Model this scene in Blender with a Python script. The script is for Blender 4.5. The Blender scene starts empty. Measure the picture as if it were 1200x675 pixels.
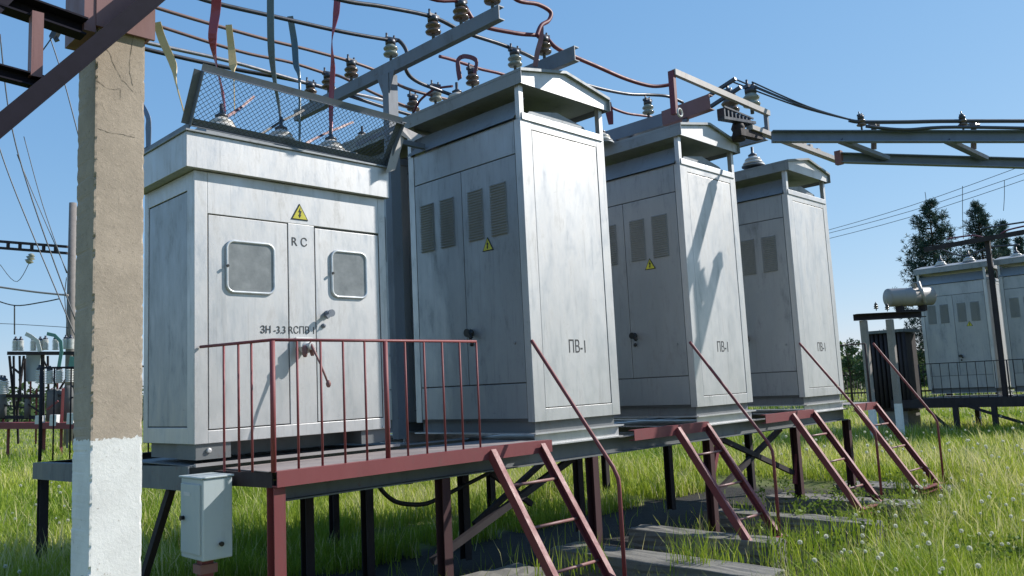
import bpy, bmesh, math, random
import numpy as np
from mathutils import Vector, Matrix
random.seed(7); rng = np.random.default_rng(7)
scn = bpy.context.scene; C = scn.collection
V = Vector; R = math.radians

# ------------------------------------------------------------------ camera
F = 964.076; EYE = 1.75
Y, P, RO = R(45.216), R(6.884), R(-2.716)
fw = V((math.sin(Y)*math.cos(P), math.cos(Y)*math.cos(P), math.sin(P)))
rt = V((math.cos(Y), -math.sin(Y), 0)); up = rt.cross(fw)
cr = rt*math.cos(RO)+up*math.sin(RO); cu = -rt*math.sin(RO)+up*math.cos(RO)
cam = bpy.data.objects.new('camera', bpy.data.cameras.new('camera')); C.objects.link(cam)
M = Matrix.Identity(4)
for i in range(3): M[i][0] = cr[i]; M[i][1] = cu[i]; M[i][2] = -fw[i]
M[2][3] = EYE
cam.matrix_world = M
cam.data.sensor_width = 36; cam.data.lens = F/1200*36; cam.data.clip_end = 3000; cam.data.clip_start = .05
scn.camera = cam
def ray(u, v): return cr*((u-600)/F) - cu*((v-337.5)/F) + fw
def at(ax, u, v, c):           # a point of the place on the plane x, y or z = c, or at depth d = c
    d = ray(u, v)
    if ax == 'd': t = c
    else:
        i = 'xyz'.index(ax); t = (c-(EYE if i == 2 else 0))/d[i]
    p = d*t; p.z += EYE; return p

# ------------------------------------------------------------------ materials
def nt(name):
    m = bpy.data.materials.new(name); m.use_nodes = True
    t = m.node_tree; b = t.nodes['Principled BSDF']; return m, t, b
def N(t, k, **kw):
    n = t.nodes.new(k)
    for a, v in kw.items(): setattr(n, a, v)
    return n
def noise(t, vec, scale, det=6, rough=.6, dist=0):
    n = N(t, 'ShaderNodeTexNoise'); n.inputs['Scale'].default_value = scale; n.inputs['Detail'].default_value = det
    n.inputs['Roughness'].default_value = rough; n.inputs['Distortion'].default_value = dist
    t.links.new(vec, n.inputs['Vector']); return n.outputs['Fac']
def ramp(t, fac, stops):
    r = N(t, 'ShaderNodeValToRGB'); e = r.color_ramp.elements
    while len(e) < len(stops): e.new(.5)
    for i, (p, c) in enumerate(stops):
        e[i].position = p; e[i].color = (*c, 1) if len(c) == 3 else c
    t.links.new(fac, r.inputs['Fac']); return r.outputs['Color']
def mix(t, fac, a, b, mode='MIX'):
    m = N(t, 'ShaderNodeMix', data_type='RGBA', blend_type=mode)
    for s, v in ((0, fac), (6, a), (7, b)):
        if isinstance(v, (int, float)): m.inputs[s].default_value = v
        elif isinstance(v, tuple): m.inputs[s].default_value = (*v, 1)
        else: t.links.new(v, m.inputs[s])
    return m.outputs[2]
def scaled(t, sx, sy, sz):
    tc = N(t, 'ShaderNodeTexCoord'); oi = N(t, 'ShaderNodeObjectInfo')
    mp = N(t, 'ShaderNodeMapping'); mp.inputs['Scale'].default_value = (sx, sy, sz)
    ad = N(t, 'ShaderNodeVectorMath', operation='ADD'); t.links.new(tc.outputs['Object'], ad.inputs[0])
    ml = N(t, 'ShaderNodeVectorMath', operation='SCALE'); ml.inputs[3].default_value = 9.0
    cb = N(t, 'ShaderNodeCombineXYZ'); t.links.new(oi.outputs['Random'], cb.inputs[0]); t.links.new(oi.outputs['Random'], cb.inputs[1])
    t.links.new(cb.outputs[0], ml.inputs[0]); t.links.new(ml.outputs[0], ad.inputs[1])
    t.links.new(ad.outputs[0], mp.inputs['Vector']); return mp.outputs['Vector']
def bump(t, b, h, s, d=.01):
    n = N(t, 'ShaderNodeBump'); n.inputs['Strength'].default_value = s; n.inputs['Distance'].default_value = d
    t.links.new(h, n.inputs['Height']); t.links.new(n.outputs[0], b.inputs['Normal'])

def metal_paint(name, col, dirt, amt=.5, metallic=.2, rough=.5, rust=.0):
    m, t, b = nt(name); L = t.links.new
    v1 = scaled(t, 1, 1, .35); v2 = scaled(t, 1, 1, 1)
    n1 = noise(t, v1, 1.5, 6, .6, .15)
    c = mix(t, ramp(t, n1, [(.38, (0, 0, 0)), (.72, (1, 1, 1))]), col, tuple(x*(1-.20*amt) for x in col))
    n2 = noise(t, v1, 5.5, 10, .78, .15)
    c = mix(t, ramp(t, n2, [(.54, (0, 0, 0)), (.80, (amt, amt, amt))]), c, dirt)
    n3 = noise(t, v2, 55, 4, .8)
    c = mix(t, ramp(t, n3, [(.66, (0, 0, 0)), (.72, (.6*amt,)*3)]), c, tuple(x*.45 for x in dirt))
    if metallic >= .7:                                           # rain streaks, scuffs and a little rust bleeding
        st_ = noise(t, scaled(t, 1, 1, .045), 26, 5, .7)
        c = mix(t, ramp(t, st_, [(.56, (0, 0, 0)), (.72, (.30, .30, .30))]), c, tuple(x*.75 for x in dirt))
        sc_ = noise(t, scaled(t, .5, .5, 2.2), 7, 9, .8, .4)
        c = mix(t, ramp(t, sc_, [(.63, (0, 0, 0)), (.70, (.45, .45, .45))]), c, tuple(x*.8 for x in dirt))
        ru_ = noise(t, scaled(t, 1, 1, .3), 12, 9, .8)
        c = mix(t, ramp(t, ru_, [(.70, (0, 0, 0)), (.74, (.6, .6, .6))]), c, (.20, .10, .06))
    if rust:
        n4 = noise(t, v2, 6, 10, .8)
        c = mix(t, ramp(t, n4, [(.64-rust*.1, (0, 0, 0)), (.70, (.85, .85, .85))]), c, (.14, .055, .03))
    L(c, b.inputs['Base Color'])
    rr = ramp(t, n2, [(.3, (rough-.1,)*3), (.7, (rough+.2,)*3)]); L(rr, b.inputs['Roughness'])
    b.inputs['Metallic'].default_value = metallic
    bump(t, b, n1, .35, .02)
    return m
MAT = {}
MAT['alu'] = metal_paint('aluminium_paint', (.55, .55, .555), (.28, .28, .275), .75, .72, .47)
MAT['alu_shaded_grimy'] = metal_paint('aluminium_paint_shaded_grimy', (.37, .385, .405), (.16, .16, .16), .75, .7, .47)  # same aluminium paint darkened for the shaded faces; also the dirtier sill
MAT['shell'] = metal_paint('dark_steel_shell', (.12, .125, .13), (.06, .06, .06), .6, .1, .6)
MAT['roof'] = metal_paint('roof_sheet', (.27, .29, .31), (.13, .12, .12), .8, .35, .5, .3)
MAT['louvre'] = metal_paint('louvre_sheet', (.28, .29, .30), (.12, .12, .12), .6, .2, .5)
MAT['grey'] = metal_paint('grey_steel', (.17, .19, .225), (.09, .085, .085), .7, .2, .5, .35)
MAT['frame'] = metal_paint('platform_steel', (.15, .16, .165), (.07, .06, .055), .7, .15, .6, .5)
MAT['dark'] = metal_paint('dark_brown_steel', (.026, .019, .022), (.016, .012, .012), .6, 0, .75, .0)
MAT['red_shaded'] = metal_paint('shaded_red_leg_paint', (.055, .018, .020), (.03, .018, .018), .8, 0, .7, .2)  # red paint with the shade under the deck put into its colour
MAT['red'] = metal_paint('red_oxide_paint', (.20, .045, .050), (.12, .06, .055), .9, 0, .55, .45)
MAT['redlight'] = metal_paint('faded_red_paint', (.22, .105, .10), (.13, .08, .07), .8, 0, .5, .25)
MAT['greybox'] = metal_paint('pale_box_paint', (.42, .48, .50), (.25, .27, .27), .5, .05, .4)
MAT['deck'] = metal_paint('deck_sheet', (.30, .26, .25), (.15, .12, .11), .8, .1, .6, .4)
MAT['lightbar'] = metal_paint('galvanised_bar', (.34, .32, .31), (.18, .16, .15), .7, .2, .5, .3)
MAT['copper'] = metal_paint('copper_red_bus', (.20, .125, .11), (.10, .06, .05), .7, .2, .45)
MAT['busred'] = metal_paint('red_bus_paint', (.15, .03, .045), (.08, .03, .03), .8, .0, .5)
MAT['busblack'] = metal_paint('dark_bus', (.055, .06, .075), (.03, .03, .03), .5, .3, .35)
MAT['bussteel'] = metal_paint('bare_bus', (.42, .40, .40), (.14, .13, .13), .6, .7, .3)
MAT['yellow'] = metal_paint('yellow_strip', (.66, .47, .20), (.42, .3, .14), .6, 0, .4)
MAT['pink'] = metal_paint('red_strip', (.30, .05, .075), (.5, .35, .36), .7, .1, .3)
MAT['teal'] = metal_paint('green_strip', (.09, .135, .15), (.25, .30, .31), .7, .1, .3)
MAT['wall_metal'] = metal_paint('pale_tank', (.30, .28, .27), (.15, .12, .10), .6, .05, .5, .3)
def plain(name, col, rough=.5, metallic=0, sp=None, tr=0):
    m, t, b = nt(name); v = scaled(t, 1, 1, 1)
    c = mix(t, ramp(t, noise(t, v, 14, 6, .7), [(.35, (0, 0, 0)), (.7, (1, 1, 1))]), col, tuple(x*.78 for x in col))
    t.links.new(c, b.inputs['Base Color']); b.inputs['Roughness'].default_value = rough; b.inputs['Metallic'].default_value = metallic
    return m
MAT['bluegrey'] = metal_paint('blue_grey_paint', (.17, .21, .28), (.09, .10, .12), .6, .2, .5, .2)
MAT['black'] = plain('black_paint', (.012, .012, .013), .45)
MAT['stencil'] = plain('stencil_ink', (.05, .05, .055), .7)
MAT['truss_shade'] = plain('shaded_truss_steel', (.016, .014, .024), .8); MAT['truss_shade'].node_tree.nodes['Principled BSDF'].inputs['Specular IOR Level'].default_value = .15  # near-black colour and low gloss stand in for shade on the truss
MAT['signyellow'] = plain('sign_yellow', (.62, .56, .05), .45)
MAT['rubber'] = plain('black_rubber', (.015, .015, .016), .6)
MAT['trim'] = plain('window_trim', (.62, .65, .68), .35, .3)
MAT['porcelain'] = plain('white_porcelain', (.62, .59, .54), .25)
MAT['brownglaze'] = plain('brown_glaze', (.13, .09, .062), .15)
MAT['greenglass'] = plain('old_glass_insulator', (.28, .29, .24), .1)
MAT['whiteish'] = plain('weathered_white', (.62, .63, .62), .6)
MAT['wire'] = plain('wire_metal', (.08, .085, .09), .5, .4)
MAT['mesh'] = plain('mesh_wire', (.10, .11, .12), .5, .5)
def glass():
    m, t, b = nt('dirty_window_glass'); v = scaled(t, 1, 1, 1)
    c = ramp(t, noise(t, v, 7, 6, .7), [(.3, (.16, .17, .17)), (.7, (.28, .29, .29))])
    t.links.new(c, b.inputs['Base Color']); b.inputs['Roughness'].default_value = .22
    b.inputs['Coat Weight'].default_value = .4; return m
MAT['glass'] = glass()
def concrete(name, col, paint_z=None):
    m, t, b = nt(name); v = scaled(t, 1, 1, 1); L = t.links.new
    n1 = noise(t, v, 5, 10, .7); n2 = noise(t, v, 60, 6, .75); n3 = noise(t, v, 22, 8, .7, .8)
    c = mix(t, ramp(t, n1, [(.35, (0, 0, 0)), (.7, (1, 1, 1))]), col, tuple(x*.72 for x in col))
    c = mix(t, ramp(t, n3, [(.58, (0, 0, 0)), (.68, (.7, .7, .7))]), c, tuple(x*.5 for x in col))
    c = mix(t, ramp(t, n2, [(.60, (0, 0, 0)), (.70, (.8, .8, .8))]), c, tuple(min(1, x*1.3) for x in col))
    c = mix(t, ramp(t, noise(t, v, 85, 3, .6), [(.30, (.85, .85, .85)), (.36, (0, 0, 0))]), c, tuple(x*.35 for x in col))
    if paint_z is not None:
        geo = N(t, 'ShaderNodeNewGeometry'); sx = N(t, 'ShaderNodeSeparateXYZ'); L(geo.outputs['Position'], sx.inputs[0])
        a = N(t, 'ShaderNodeMath', operation='MULTIPLY'); L(n3, a.inputs[0]); a.inputs[1].default_value = .07
        s = N(t, 'ShaderNodeMath', operation='ADD'); L(sx.outputs[2], s.inputs[0]); L(a.outputs[0], s.inputs[1])
        g = N(t, 'ShaderNodeMath', operation='LESS_THAN'); L(s.outputs[0], g.inputs[0]); g.inputs[1].default_value = paint_z
        # limewash keeps a few chips and grey scuffs
        chip = ramp(t, n3, [(.62, (1, 1, 1)), (.66, (.45, .45, .45))])
        mm = N(t, 'ShaderNodeMath', operation='MULTIPLY'); L(g.outputs[0], mm.inputs[0]); L(chip, mm.inputs[1])
        wc = mix(t, ramp(t, n1, [(.4, (0, 0, 0)), (.75, (1, 1, 1))]), (.78, .77, .75), (.64, .63, .61))
        c = mix(t, mm.outputs[0], c, wc)
    L(c, b.inputs['Base Color']); b.inputs['Roughness'].default_value = .9
    ad = N(t, 'ShaderNodeMath', operation='ADD'); L(n2, ad.inputs[0]); L(n3, ad.inputs[1])
    bump(t, b, ad.outputs[0], .4, .005); return m
MAT['pillar'] = concrete('pillar_concrete', (.44, .36, .285), 1.615)
MAT['concrete'] = concrete('foundation_concrete', (.20, .19, .17))
MAT['pole'] = concrete('pole_concrete', (.22, .20, .19))
MAT['post'] = concrete('post_concrete', (.30, .27, .25), .95)
def leafmat(name, stops, trans=.35):
    m, t, b = nt(name); L = t.links.new
    a = N(t, 'ShaderNodeAttribute', attribute_name='tone')
    c = ramp(t, a.outputs['Fac'], stops)
    L(c, b.inputs['Base Color']); b.inputs['Roughness'].default_value = .55; b.inputs['Specular IOR Level'].default_value = .25
    tl = N(t, 'ShaderNodeBsdfTranslucent'); L(c, tl.inputs['Color'])
    ms = N(t, 'ShaderNodeMixShader'); ms.inputs[0].default_value = trans
    L(b.outputs[0], ms.inputs[1]); L(tl.outputs[0], ms.inputs[2]); L(ms.outputs[0], t.nodes['Material Output'].inputs['Surface'])
    return m
MAT['grass'] = leafmat('grass_blades', [(0, (.06, .12, .010)), (.3, (.19, .29, .022)), (.65, (.40, .46, .06)), (.86, (.54, .53, .13)), (1, (.66, .60, .34))], .4)
MAT['weed'] = leafmat('weed_leaves', [(0, (.07, .13, .02)), (1, (.24, .32, .05))], .35)
MAT['needles'] = leafmat('pine_needles', [(0, (.02, .045, .04)), (.6, (.045, .085, .068)), (1, (.09, .14, .09))], .2)
MAT['leaves'] = leafmat('far_leaves', [(0, (.03, .06, .02)), (1, (.10, .15, .05))], .25)
MAT['puff'] = leafmat('dandelion_fluff', [(0, (.62, .64, .54)), (1, (.80, .80, .72))], .5)
MAT['bark'] = plain('bark', (.10, .065, .045), .9)
def ground_mat():
    m, t, b = nt('meadow_soil'); L = t.links.new
    geo = N(t, 'ShaderNodeNewGeometry'); p = geo.outputs['Position']
    n1 = noise(t, p, .35, 8, .7); n2 = noise(t, p, 6, 8, .75)
    c = ramp(t, n1, [(.3, (.10, .12, .02)), (.55, (.16, .19, .035)), (.75, (.22, .23, .06))])
    c = mix(t, ramp(t, n2, [(.4, (0, 0, 0)), (.7, (.8, .8, .8))]), c, (.05, .06, .02))
    # bare earth under the platform: dark soil, blackened further to stand for its shade
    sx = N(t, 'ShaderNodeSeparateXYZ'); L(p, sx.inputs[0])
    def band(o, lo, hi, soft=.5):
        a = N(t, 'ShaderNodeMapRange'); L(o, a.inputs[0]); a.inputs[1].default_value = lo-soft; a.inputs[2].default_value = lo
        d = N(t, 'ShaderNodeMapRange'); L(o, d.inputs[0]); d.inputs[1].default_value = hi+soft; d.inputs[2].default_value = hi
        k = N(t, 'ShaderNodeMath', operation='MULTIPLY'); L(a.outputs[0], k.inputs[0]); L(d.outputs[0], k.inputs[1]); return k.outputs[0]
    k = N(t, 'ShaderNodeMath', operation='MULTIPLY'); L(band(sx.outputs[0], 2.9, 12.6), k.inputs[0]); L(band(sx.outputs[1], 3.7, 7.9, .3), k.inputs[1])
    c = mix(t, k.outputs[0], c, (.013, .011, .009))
    L(c, b.inputs['Base Color']); b.inputs['Roughness'].default_value = .95; bump(t, b, n2, .6, .05); return m
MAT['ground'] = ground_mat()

# ------------------------------------------------------------------ mesh helpers
class MB:
    """collects shapes in world coordinates and links them as ONE mesh object"""
    def __init__(s): s.bm = bmesh.new()
    def box(s, a, b):
        x0, y0, z0 = a; x1, y1, z1 = b
        v = [s.bm.verts.new(p) for p in ((x0,y0,z0),(x1,y0,z0),(x1,y1,z0),(x0,y1,z0),(x0,y0,z1),(x1,y0,z1),(x1,y1,z1),(x0,y1,z1))]
        for f in ((0,3,2,1),(4,5,6,7),(0,1,5,4),(1,2,6,5),(2,3,7,6),(3,0,4,7)): s.bm.faces.new([v[i] for i in f])
        return s
    def bar(s, p, q, w, h, upv=(0,0,1)):
        p, q = V(p), V(q); d = (q-p).normalized(); u = V(upv)
        sd = d.cross(u)
        if sd.length < 1e-3: sd = d.cross(V((1,0,0)))
        sd.normalize(); u = sd.cross(d)
        vs = []
        for c in (p, q):
            for a, b in ((-1,-1),(1,-1),(1,1),(-1,1)): vs.append(s.bm.verts.new(c+sd*a*w/2+u*b*h/2))
        for f in ((0,1,2,3),(7,6,5,4),(0,4,5,1),(1,5,6,2),(2,6,7,3),(3,7,4,0)): s.bm.faces.new([vs[i] for i in f])
        return s
    def channel(s, p, q, w, h, side=1, t=.008, upv=(0,0,1)):   # U section: web on one side, two flanges
        p, q = V(p), V(q); d = (q-p).normalized(); sd = d.cross(V(upv)).normalized(); u = sd.cross(d)
        s.bar(p-sd*side*(w/2-t/2), q-sd*side*(w/2-t/2), t, h, u)
        for k in (-1, 1): s.bar(p+u*k*(h/2-t/2)+sd*side*t/2, q+u*k*(h/2-t/2)+sd*side*t/2, w-t-.001, t, u)
        return s
    def angle(s, p, q, w, upv=(0,0,1), t=.007, a=1, b=1):     # L section
        p, q = V(p), V(q); d = (q-p).normalized(); sd = d.cross(V(upv)).normalized(); u = sd.cross(d)
        s.bar(p, q, t, w, u); s.bar(p+sd*a*(w/2)+u*b*(w/2-t/2), q+sd*a*(w/2)+u*b*(w/2-t/2), w-t-.001, t, u); return s
    def tube(s, pts, r, n=8, cap=True):
        pts = [V(p) for p in pts]; rings = []
        prev = None
        for i, p in enumerate(pts):
            d = (pts[min(i+1, len(pts)-1)]-pts[max(i-1, 0)]).normalized()
            if prev is None:
                a = d.cross(V((0,0,1)))
                if a.length < 1e-2: a = d.cross(V((1,0,0)))
            else: a = prev-d*prev.dot(d)
            a.normalize(); prev = a; b = d.cross(a)
            rr = r[i] if isinstance(r, (list, tuple)) else r
            rings.append([s.bm.verts.new(p+(a*math.cos(k*2*math.pi/n)+b*math.sin(k*2*math.pi/n))*rr) for k in range(n)])
        for i in range(len(rings)-1):
            for k in range(n):
                f = s.bm.faces.new((rings[i][k], rings[i][(k+1) % n], rings[i+1][(k+1) % n], rings[i+1][k])); f.smooth = n > 5
        if cap:
            s.bm.faces.new(rings[0][::-1]); s.bm.faces.new(rings[-1])
        return s
    def lathe(s, o, prof, n=16, axis=(0,0,1)):
        o = V(o); ax = V(axis).normalized(); a = ax.orthogonal().normalized(); b = ax.cross(a); rings = []
        for r, z in prof:
            rings.append([s.bm.verts.new(o+ax*z+(a*math.cos(k*2*math.pi/n)+b*math.sin(k*2*math.pi/n))*max(r, 1e-4)) for k in range(n)])
        for i in range(len(rings)-1):
            for k in range(n):
                f = s.bm.faces.new((rings[i][k], rings[i][(k+1) % n], rings[i+1][(k+1) % n], rings[i+1][k])); f.smooth = True
        s.bm.faces.new(rings[0][::-1]); s.bm.faces.new(rings[-1]); return s
    def ribbon(s, pts, w, t=.006, side=None, tw=None):          # flat strip with thickness; side = direction of its width
        pts = [V(p) for p in pts]; rings = []
        for i, p in enumerate(pts):
            d = (pts[min(i+1, len(pts)-1)]-pts[max(i-1, 0)]).normalized()
            sd = V(side) if side is not None else V((1,0,0))
            if tw is not None: sd = Matrix.Rotation(tw[i], 3, d) @ sd
            sd = (sd-d*sd.dot(d)).normalized(); nn = d.cross(sd)
            ww = w[i] if isinstance(w, (list, tuple)) else w
            rings.append([s.bm.verts.new(p+sd*a*ww/2+nn*b*t/2) for a, b in ((-1,-1),(1,-1),(1,1),(-1,1))])
        for i in range(len(rings)-1):
            for k in range(4): s.bm.faces.new((rings[i][k], rings[i][(k+1) % 4], rings[i+1][(k+1) % 4], rings[i+1][k]))
        s.bm.faces.new(rings[0][::-1]); s.bm.faces.new(rings[-1]); return s
    def prism(s, poly, ext):
        e = V(ext); a = [s.bm.verts.new(V(p)) for p in poly]; b = [s.bm.verts.new(V(p)+e) for p in poly]; n = len(poly)
        s.bm.faces.new(a[::-1]); s.bm.faces.new(b)
        for i in range(n): s.bm.faces.new((a[i], a[(i+1) % n], b[(i+1) % n], b[i]))
        return s
    def build(s, name, mat, parent=None, bev=0, label=None, tone=None):
        bmesh.ops.recalc_face_normals(s.bm, faces=s.bm.faces)
        me = bpy.data.meshes.new(name); o = bpy.data.objects.new(name, me)
        off = V((0,0,0)); q = parent
        while q is not None: off += q.location; q = q.parent
        bmesh.ops.translate(s.bm, verts=s.bm.verts, vec=-off)
        if parent is None:                                      # origin at the thing's own base
            c = V((0,0,0)); vs = s.bm.verts
            lo = V((min(v.co.x for v in vs), min(v.co.y for v in vs), min(v.co.z for v in vs))); hi = V((max(v.co.x for v in vs), max(v.co.y for v in vs), 0))
            c = V(((lo.x+hi.x)/2, (lo.y+hi.y)/2, lo.z)); bmesh.ops.translate(s.bm, verts=s.bm.verts, vec=-c); o.location = c
        s.bm.to_mesh(me); s.bm.free(); me.materials.append(MAT[mat] if isinstance(mat, str) else mat)
        o.parent = parent; C.objects.link(o)
        if bev:
            b = o.modifiers.new('bevel', 'BEVEL'); b.width = bev; b.segments = 2; b.limit_method = 'ANGLE'; b.angle_limit = R(50)
        if label: o['label'] = label
        return o
def tag(o, label, cat=None, group=None):
    o['label'] = label
    if cat: o['category'] = cat
    if group: o['group'] = group
    return o
def thing(name, loc, label, cat, group=None):
    o = bpy.data.objects.new(name, None); o.empty_display_size = .1; o.location = V(loc); C.objects.link(o)
    return tag(o, label, cat, group)
def copy_tree(o, parent=None, skip=()):
    c = o.copy(); C.objects.link(c); c.parent = parent
    for ch in [k for k in bpy.data.objects if k.parent == o]:
        if ch.name.split('.')[0] in skip: continue
        copy_tree(ch, c, skip)
    return c
def struct(o): o['kind'] = 'structure'; return o
def text(name, s, o, xd, zd, h, mat, parent, depth=.002, sx=1):  # raised stencil lettering lying on a face
    cu_ = bpy.data.curves.new(name, 'FONT'); cu_.body = s; cu_.size = h/.72; cu_.extrude = depth; cu_.align_x = 'CENTER'; cu_.offset = .0
    t = bpy.data.objects.new(name, cu_); C.objects.link(t)
    me = bpy.data.meshes.new_from_object(t.evaluated_get(bpy.context.evaluated_depsgraph_get()))
    C.objects.unlink(t); bpy.data.objects.remove(t)
    ob = bpy.data.objects.new(name, me); me.materials.clear(); me.materials.append(MAT[mat]); C.objects.link(ob)
    xd, zd = V(xd).normalized(), V(zd).normalized(); nd = xd.cross(zd)
    off = V((0,0,0)); q = parent
    while q is not None: off += q.location; q = q.parent
    mm = Matrix.Identity(4)
    for i in range(3): mm[i][0] = xd[i]*sx; mm[i][1] = zd[i]; mm[i][2] = nd[i]; mm[i][3] = o[i]-off[i]
    me.transform(mm); ob.parent = parent; return ob
def warning(o, xd, nd, size, parent):
    """yellow triangle with a black rim and a lightning bolt; o = centre of the base edge"""
    o = V(o); xd = V(xd).normalized(); nd = V(nd).normalized(); zd = V((0,0,1)); h = size*.87
    P3 = lambda a, b, c=0: o+xd*a+zd*b+nd*c
    sg = MB().prism([P3(-size/2, 0), P3(size/2, 0), P3(0, h)], nd*.003).build('warning_sign', 'black', parent)
    k = .83; off = h/3*(1-k)
    MB().prism([P3(-size/2*k, off, .0035), P3(size/2*k, off, .0035), P3(0, off+h*k, .0035)], nd*.002).build('sign_face', 'signyellow', sg)
    b = [(.04,.68),(-.10,.40),(-.01,.41),(-.05,.24),(-.09,.26),(-.01,.10),(.08,.27),(.03,.255),(.10,.49),(.01,.47)]
    MB().prism([P3(x*size, y*size, .006) for x, y in b], nd*.0015).build('lightning_bolt', 'black', sg)
    return sg

# ------------------------------------------------------------------ tall cabinets
X2, YF, W, D, ZB, ZT, S = 5.439, 5.186, 1.254, 1.713, 1.43, 4.27, 2.67
def make_cabinet(label):
    r = thing('tall_cabinet', (X2, YF, 1.20), label, 'electrical cabinet', 'tall grey switchgear cabinets on the platform')
    x0, x1, y0, y1 = X2, X2+W, YF, YF+D
    MB().box((x0+.022, y0+.022, ZB+.01), (x1-.022, y1-.022, ZT-.02)).build('shell', 'shell', r)
    # frame: corner posts and rails, with the panels set between them
    f = MB()
    f.box((x0, y0, ZB), (x0+.15, y0+.02, ZT)); f.box((x1-.125, y0, ZB), (x1, y0+.02, ZT))
    f.box((x0+.15, y0+.001, ZB), (x1-.125, y0+.021, ZB+.115)); f.box((x0+.15, y0+.001, ZT-.085), (x1-.125, y0+.021, ZT))
    f.box((x0+.001, y0+.02, ZB), (x0+.02, y0+.085, ZT)); f.box((x0+.001, y1-.09, ZB), (x0+.02, y1, ZT))
    f.box((x1-.02, y0+.02, ZB), (x1-.001, y0+.1, ZT)); f.box((x1-.02, y1-.1, ZB), (x1-.001, y1, ZT))
    for yy in (y1-.02,): f.box((x0+.02, yy, ZB), (x0+.12, y1-.001, ZT)); f.box((x1-.12, yy, ZB), (x1-.02, y1-.001, ZT))
    f.box((x1-.02, y0+.1, ZT-.015), (x1-.001, y1-.1, ZT)); f.box((x0+.002, y0+.085, ZT-.005), (x0+.02, y1-.09, ZT)); f.box((x0+.12, y1-.02, ZT-.12), (x1-.12, y1-.001, ZT))
    f.build('cabinet_frame', 'alu', r, .004)
    MB().box((x0+.158, y0+.004, ZB+.123), (x1-.133, y0+.02, ZT-.093)).build('front_panel', 'alu', r, .003)
    MB().box((x1-.018, y0+.108, ZB+.02), (x1-.003, y1-.108, ZT-.02)).build('side_panel', 'alu', r, .003)
    MB().box((x0+.13, y1-.018, ZB+.02), (x1-.13, y1-.003, ZT-.13)).build('back_panel', 'alu', r, .003)
    ya, ym, yb = y0+.093, 6.055, y1-.098
    MB().box((x0+.004, ya, 3.948), (x0+.02, yb, ZT-.006)).build('header_panel', 'alu_shaded_grimy', r, .003)
    MB().box((x0+.004, ya, ZB+.03), (x0+.02, yb, 1.782)).build('lower_panel', 'alu_shaded_grimy', r, .003)
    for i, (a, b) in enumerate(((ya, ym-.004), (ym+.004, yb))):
        d = MB().box((x0+.003, a, 1.792), (x0+.02, b, 3.938)).build('door', 'alu_shaded_grimy', r, .003)
        for (la, lb) in (((5.42, 5.64), (5.75, 5.965)), ((6.18, 6.395), (6.50, 6.715)))[i]:
            m = MB(); zt_, zb_ = 3.71, 3.20
            m.box((x0-.002, la, zb_), (x0+.002, lb, zt_))
            n = 19
            for k in range(n):
                z = zb_+(k+.5)*(zt_-zb_)/n
                m.bar((x0-.008, la+.004, z), (x0-.008, lb-.004, z), .017, .006, (-.55, 0, 1))
            m.build('louvre', 'louvre', d)
        if i == 0:
            h = MB(); h.lathe((x0+.002, 5.99, 2.30), [(.035, 0), (.035, .02), (.018, .025), (.018, .05), (.04, .055), (.04, .07)], 14, (-1, 0, 0))
            h.bar((x0-.06, 5.97, 2.30), (x0-.06, 5.93, 2.24), .03, .03)
            h.build('handle', 'black', d)
            MB().lathe((x0+.002, 5.99, 2.19), [(.022, 0), (.022, .012), (.008, .014)], 12, (-1, 0, 0)).build('keyhole', 'black', d)
            MB().lathe((x0+.002, ya+.12, 2.16), [(.014, 0), (.014, .01)], 10, (-1, 0, 0)).build('bolt', 'louvre', d)
    # sloping sill above the panels
    s = MB(); s.prism([(x0+.02, y0-.012, ZT-.01), (x0+.02, y0-.006, ZT+.06), (x0+.02, y0+.05, ZT+.085), (x0+.02, y0+.05, ZT-.01)], (W-.05, 0, 0)); s.build('sill', 'alu_shaded_grimy', r, .003)
    # hood: body top inside the open slot, slightly pitched
    hd = MB(); xm = (x0+x1)/2
    hd.prism([(x0+.05, y0+.08, ZT-.03), (x1-.05, y0+.08, ZT-.03), (x1-.22, y0+.08, ZT+.13), (xm, y0+.08, ZT+.2), (x0+.22, y0+.08, ZT+.13)], (0, D-.16, 0))
    hd.build('hood', 'roof', r)
    lp = MB(); lp.prism([(x0-.028, y0+.06, ZT+.01), (x0-.022, y0+.06, ZT+.02), (x0+.13, y0+.06, ZT+.245), (x0+.135, y0+.06, ZT+.235)], (0, D-.08, 0))
    lp.build('drip_flashing', 'roof', r)
    for (a, b) in ((x0+.001, y0+.001), (x1-.056, y0+.001), (x0+.001, y1-.056), (x1-.056, y1-.056)): MB().box((a, b, ZT+.001), (a+.055, b+.055, 4.622)).build('roof_post', 'alu', r)
    # roof: pitched cap with folded fascia all round
    ex0, ex1, ey0, ey1 = x0-.035, x1+.06, y0-.075, y1+.06
    ze, zr = 4.735, 4.862
    q = MB()
    q.prism([(ex0, ey0, ze-.028), (xm, ey0, zr-.028), (ex1, ey0, ze-.028), (ex1, ey0, ze), (xm, ey0, zr), (ex0, ey0, ze)], (0, ey1-ey0, 0))
    rf = q.build('roof', 'roof', r)
    for yy, th in ((ey0+.035, .004), (ey1-.035, .004)):
        MB().prism([(ex0+.001, yy, 4.60), (ex1-.001, yy, 4.60), (ex1-.001, yy, ze-.030), (xm, yy, zr-.030), (ex0+.001, yy, ze-.030)], (0, th, 0)).build('gable', 'alu', rf)
    for a, b in ((ex0+.001, ex0+.006), (ex1-.006, ex1-.001)): MB().box((a, ey0+.002, 4.59), (b, ey1-.002, ze-.030)).build('fascia', 'roof', rf)
    MB().box((x0+.01, y0+.01, 4.625), (x1-.01, y1-.01, 4.64)).build('roof_lining', 'roof', rf)
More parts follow.
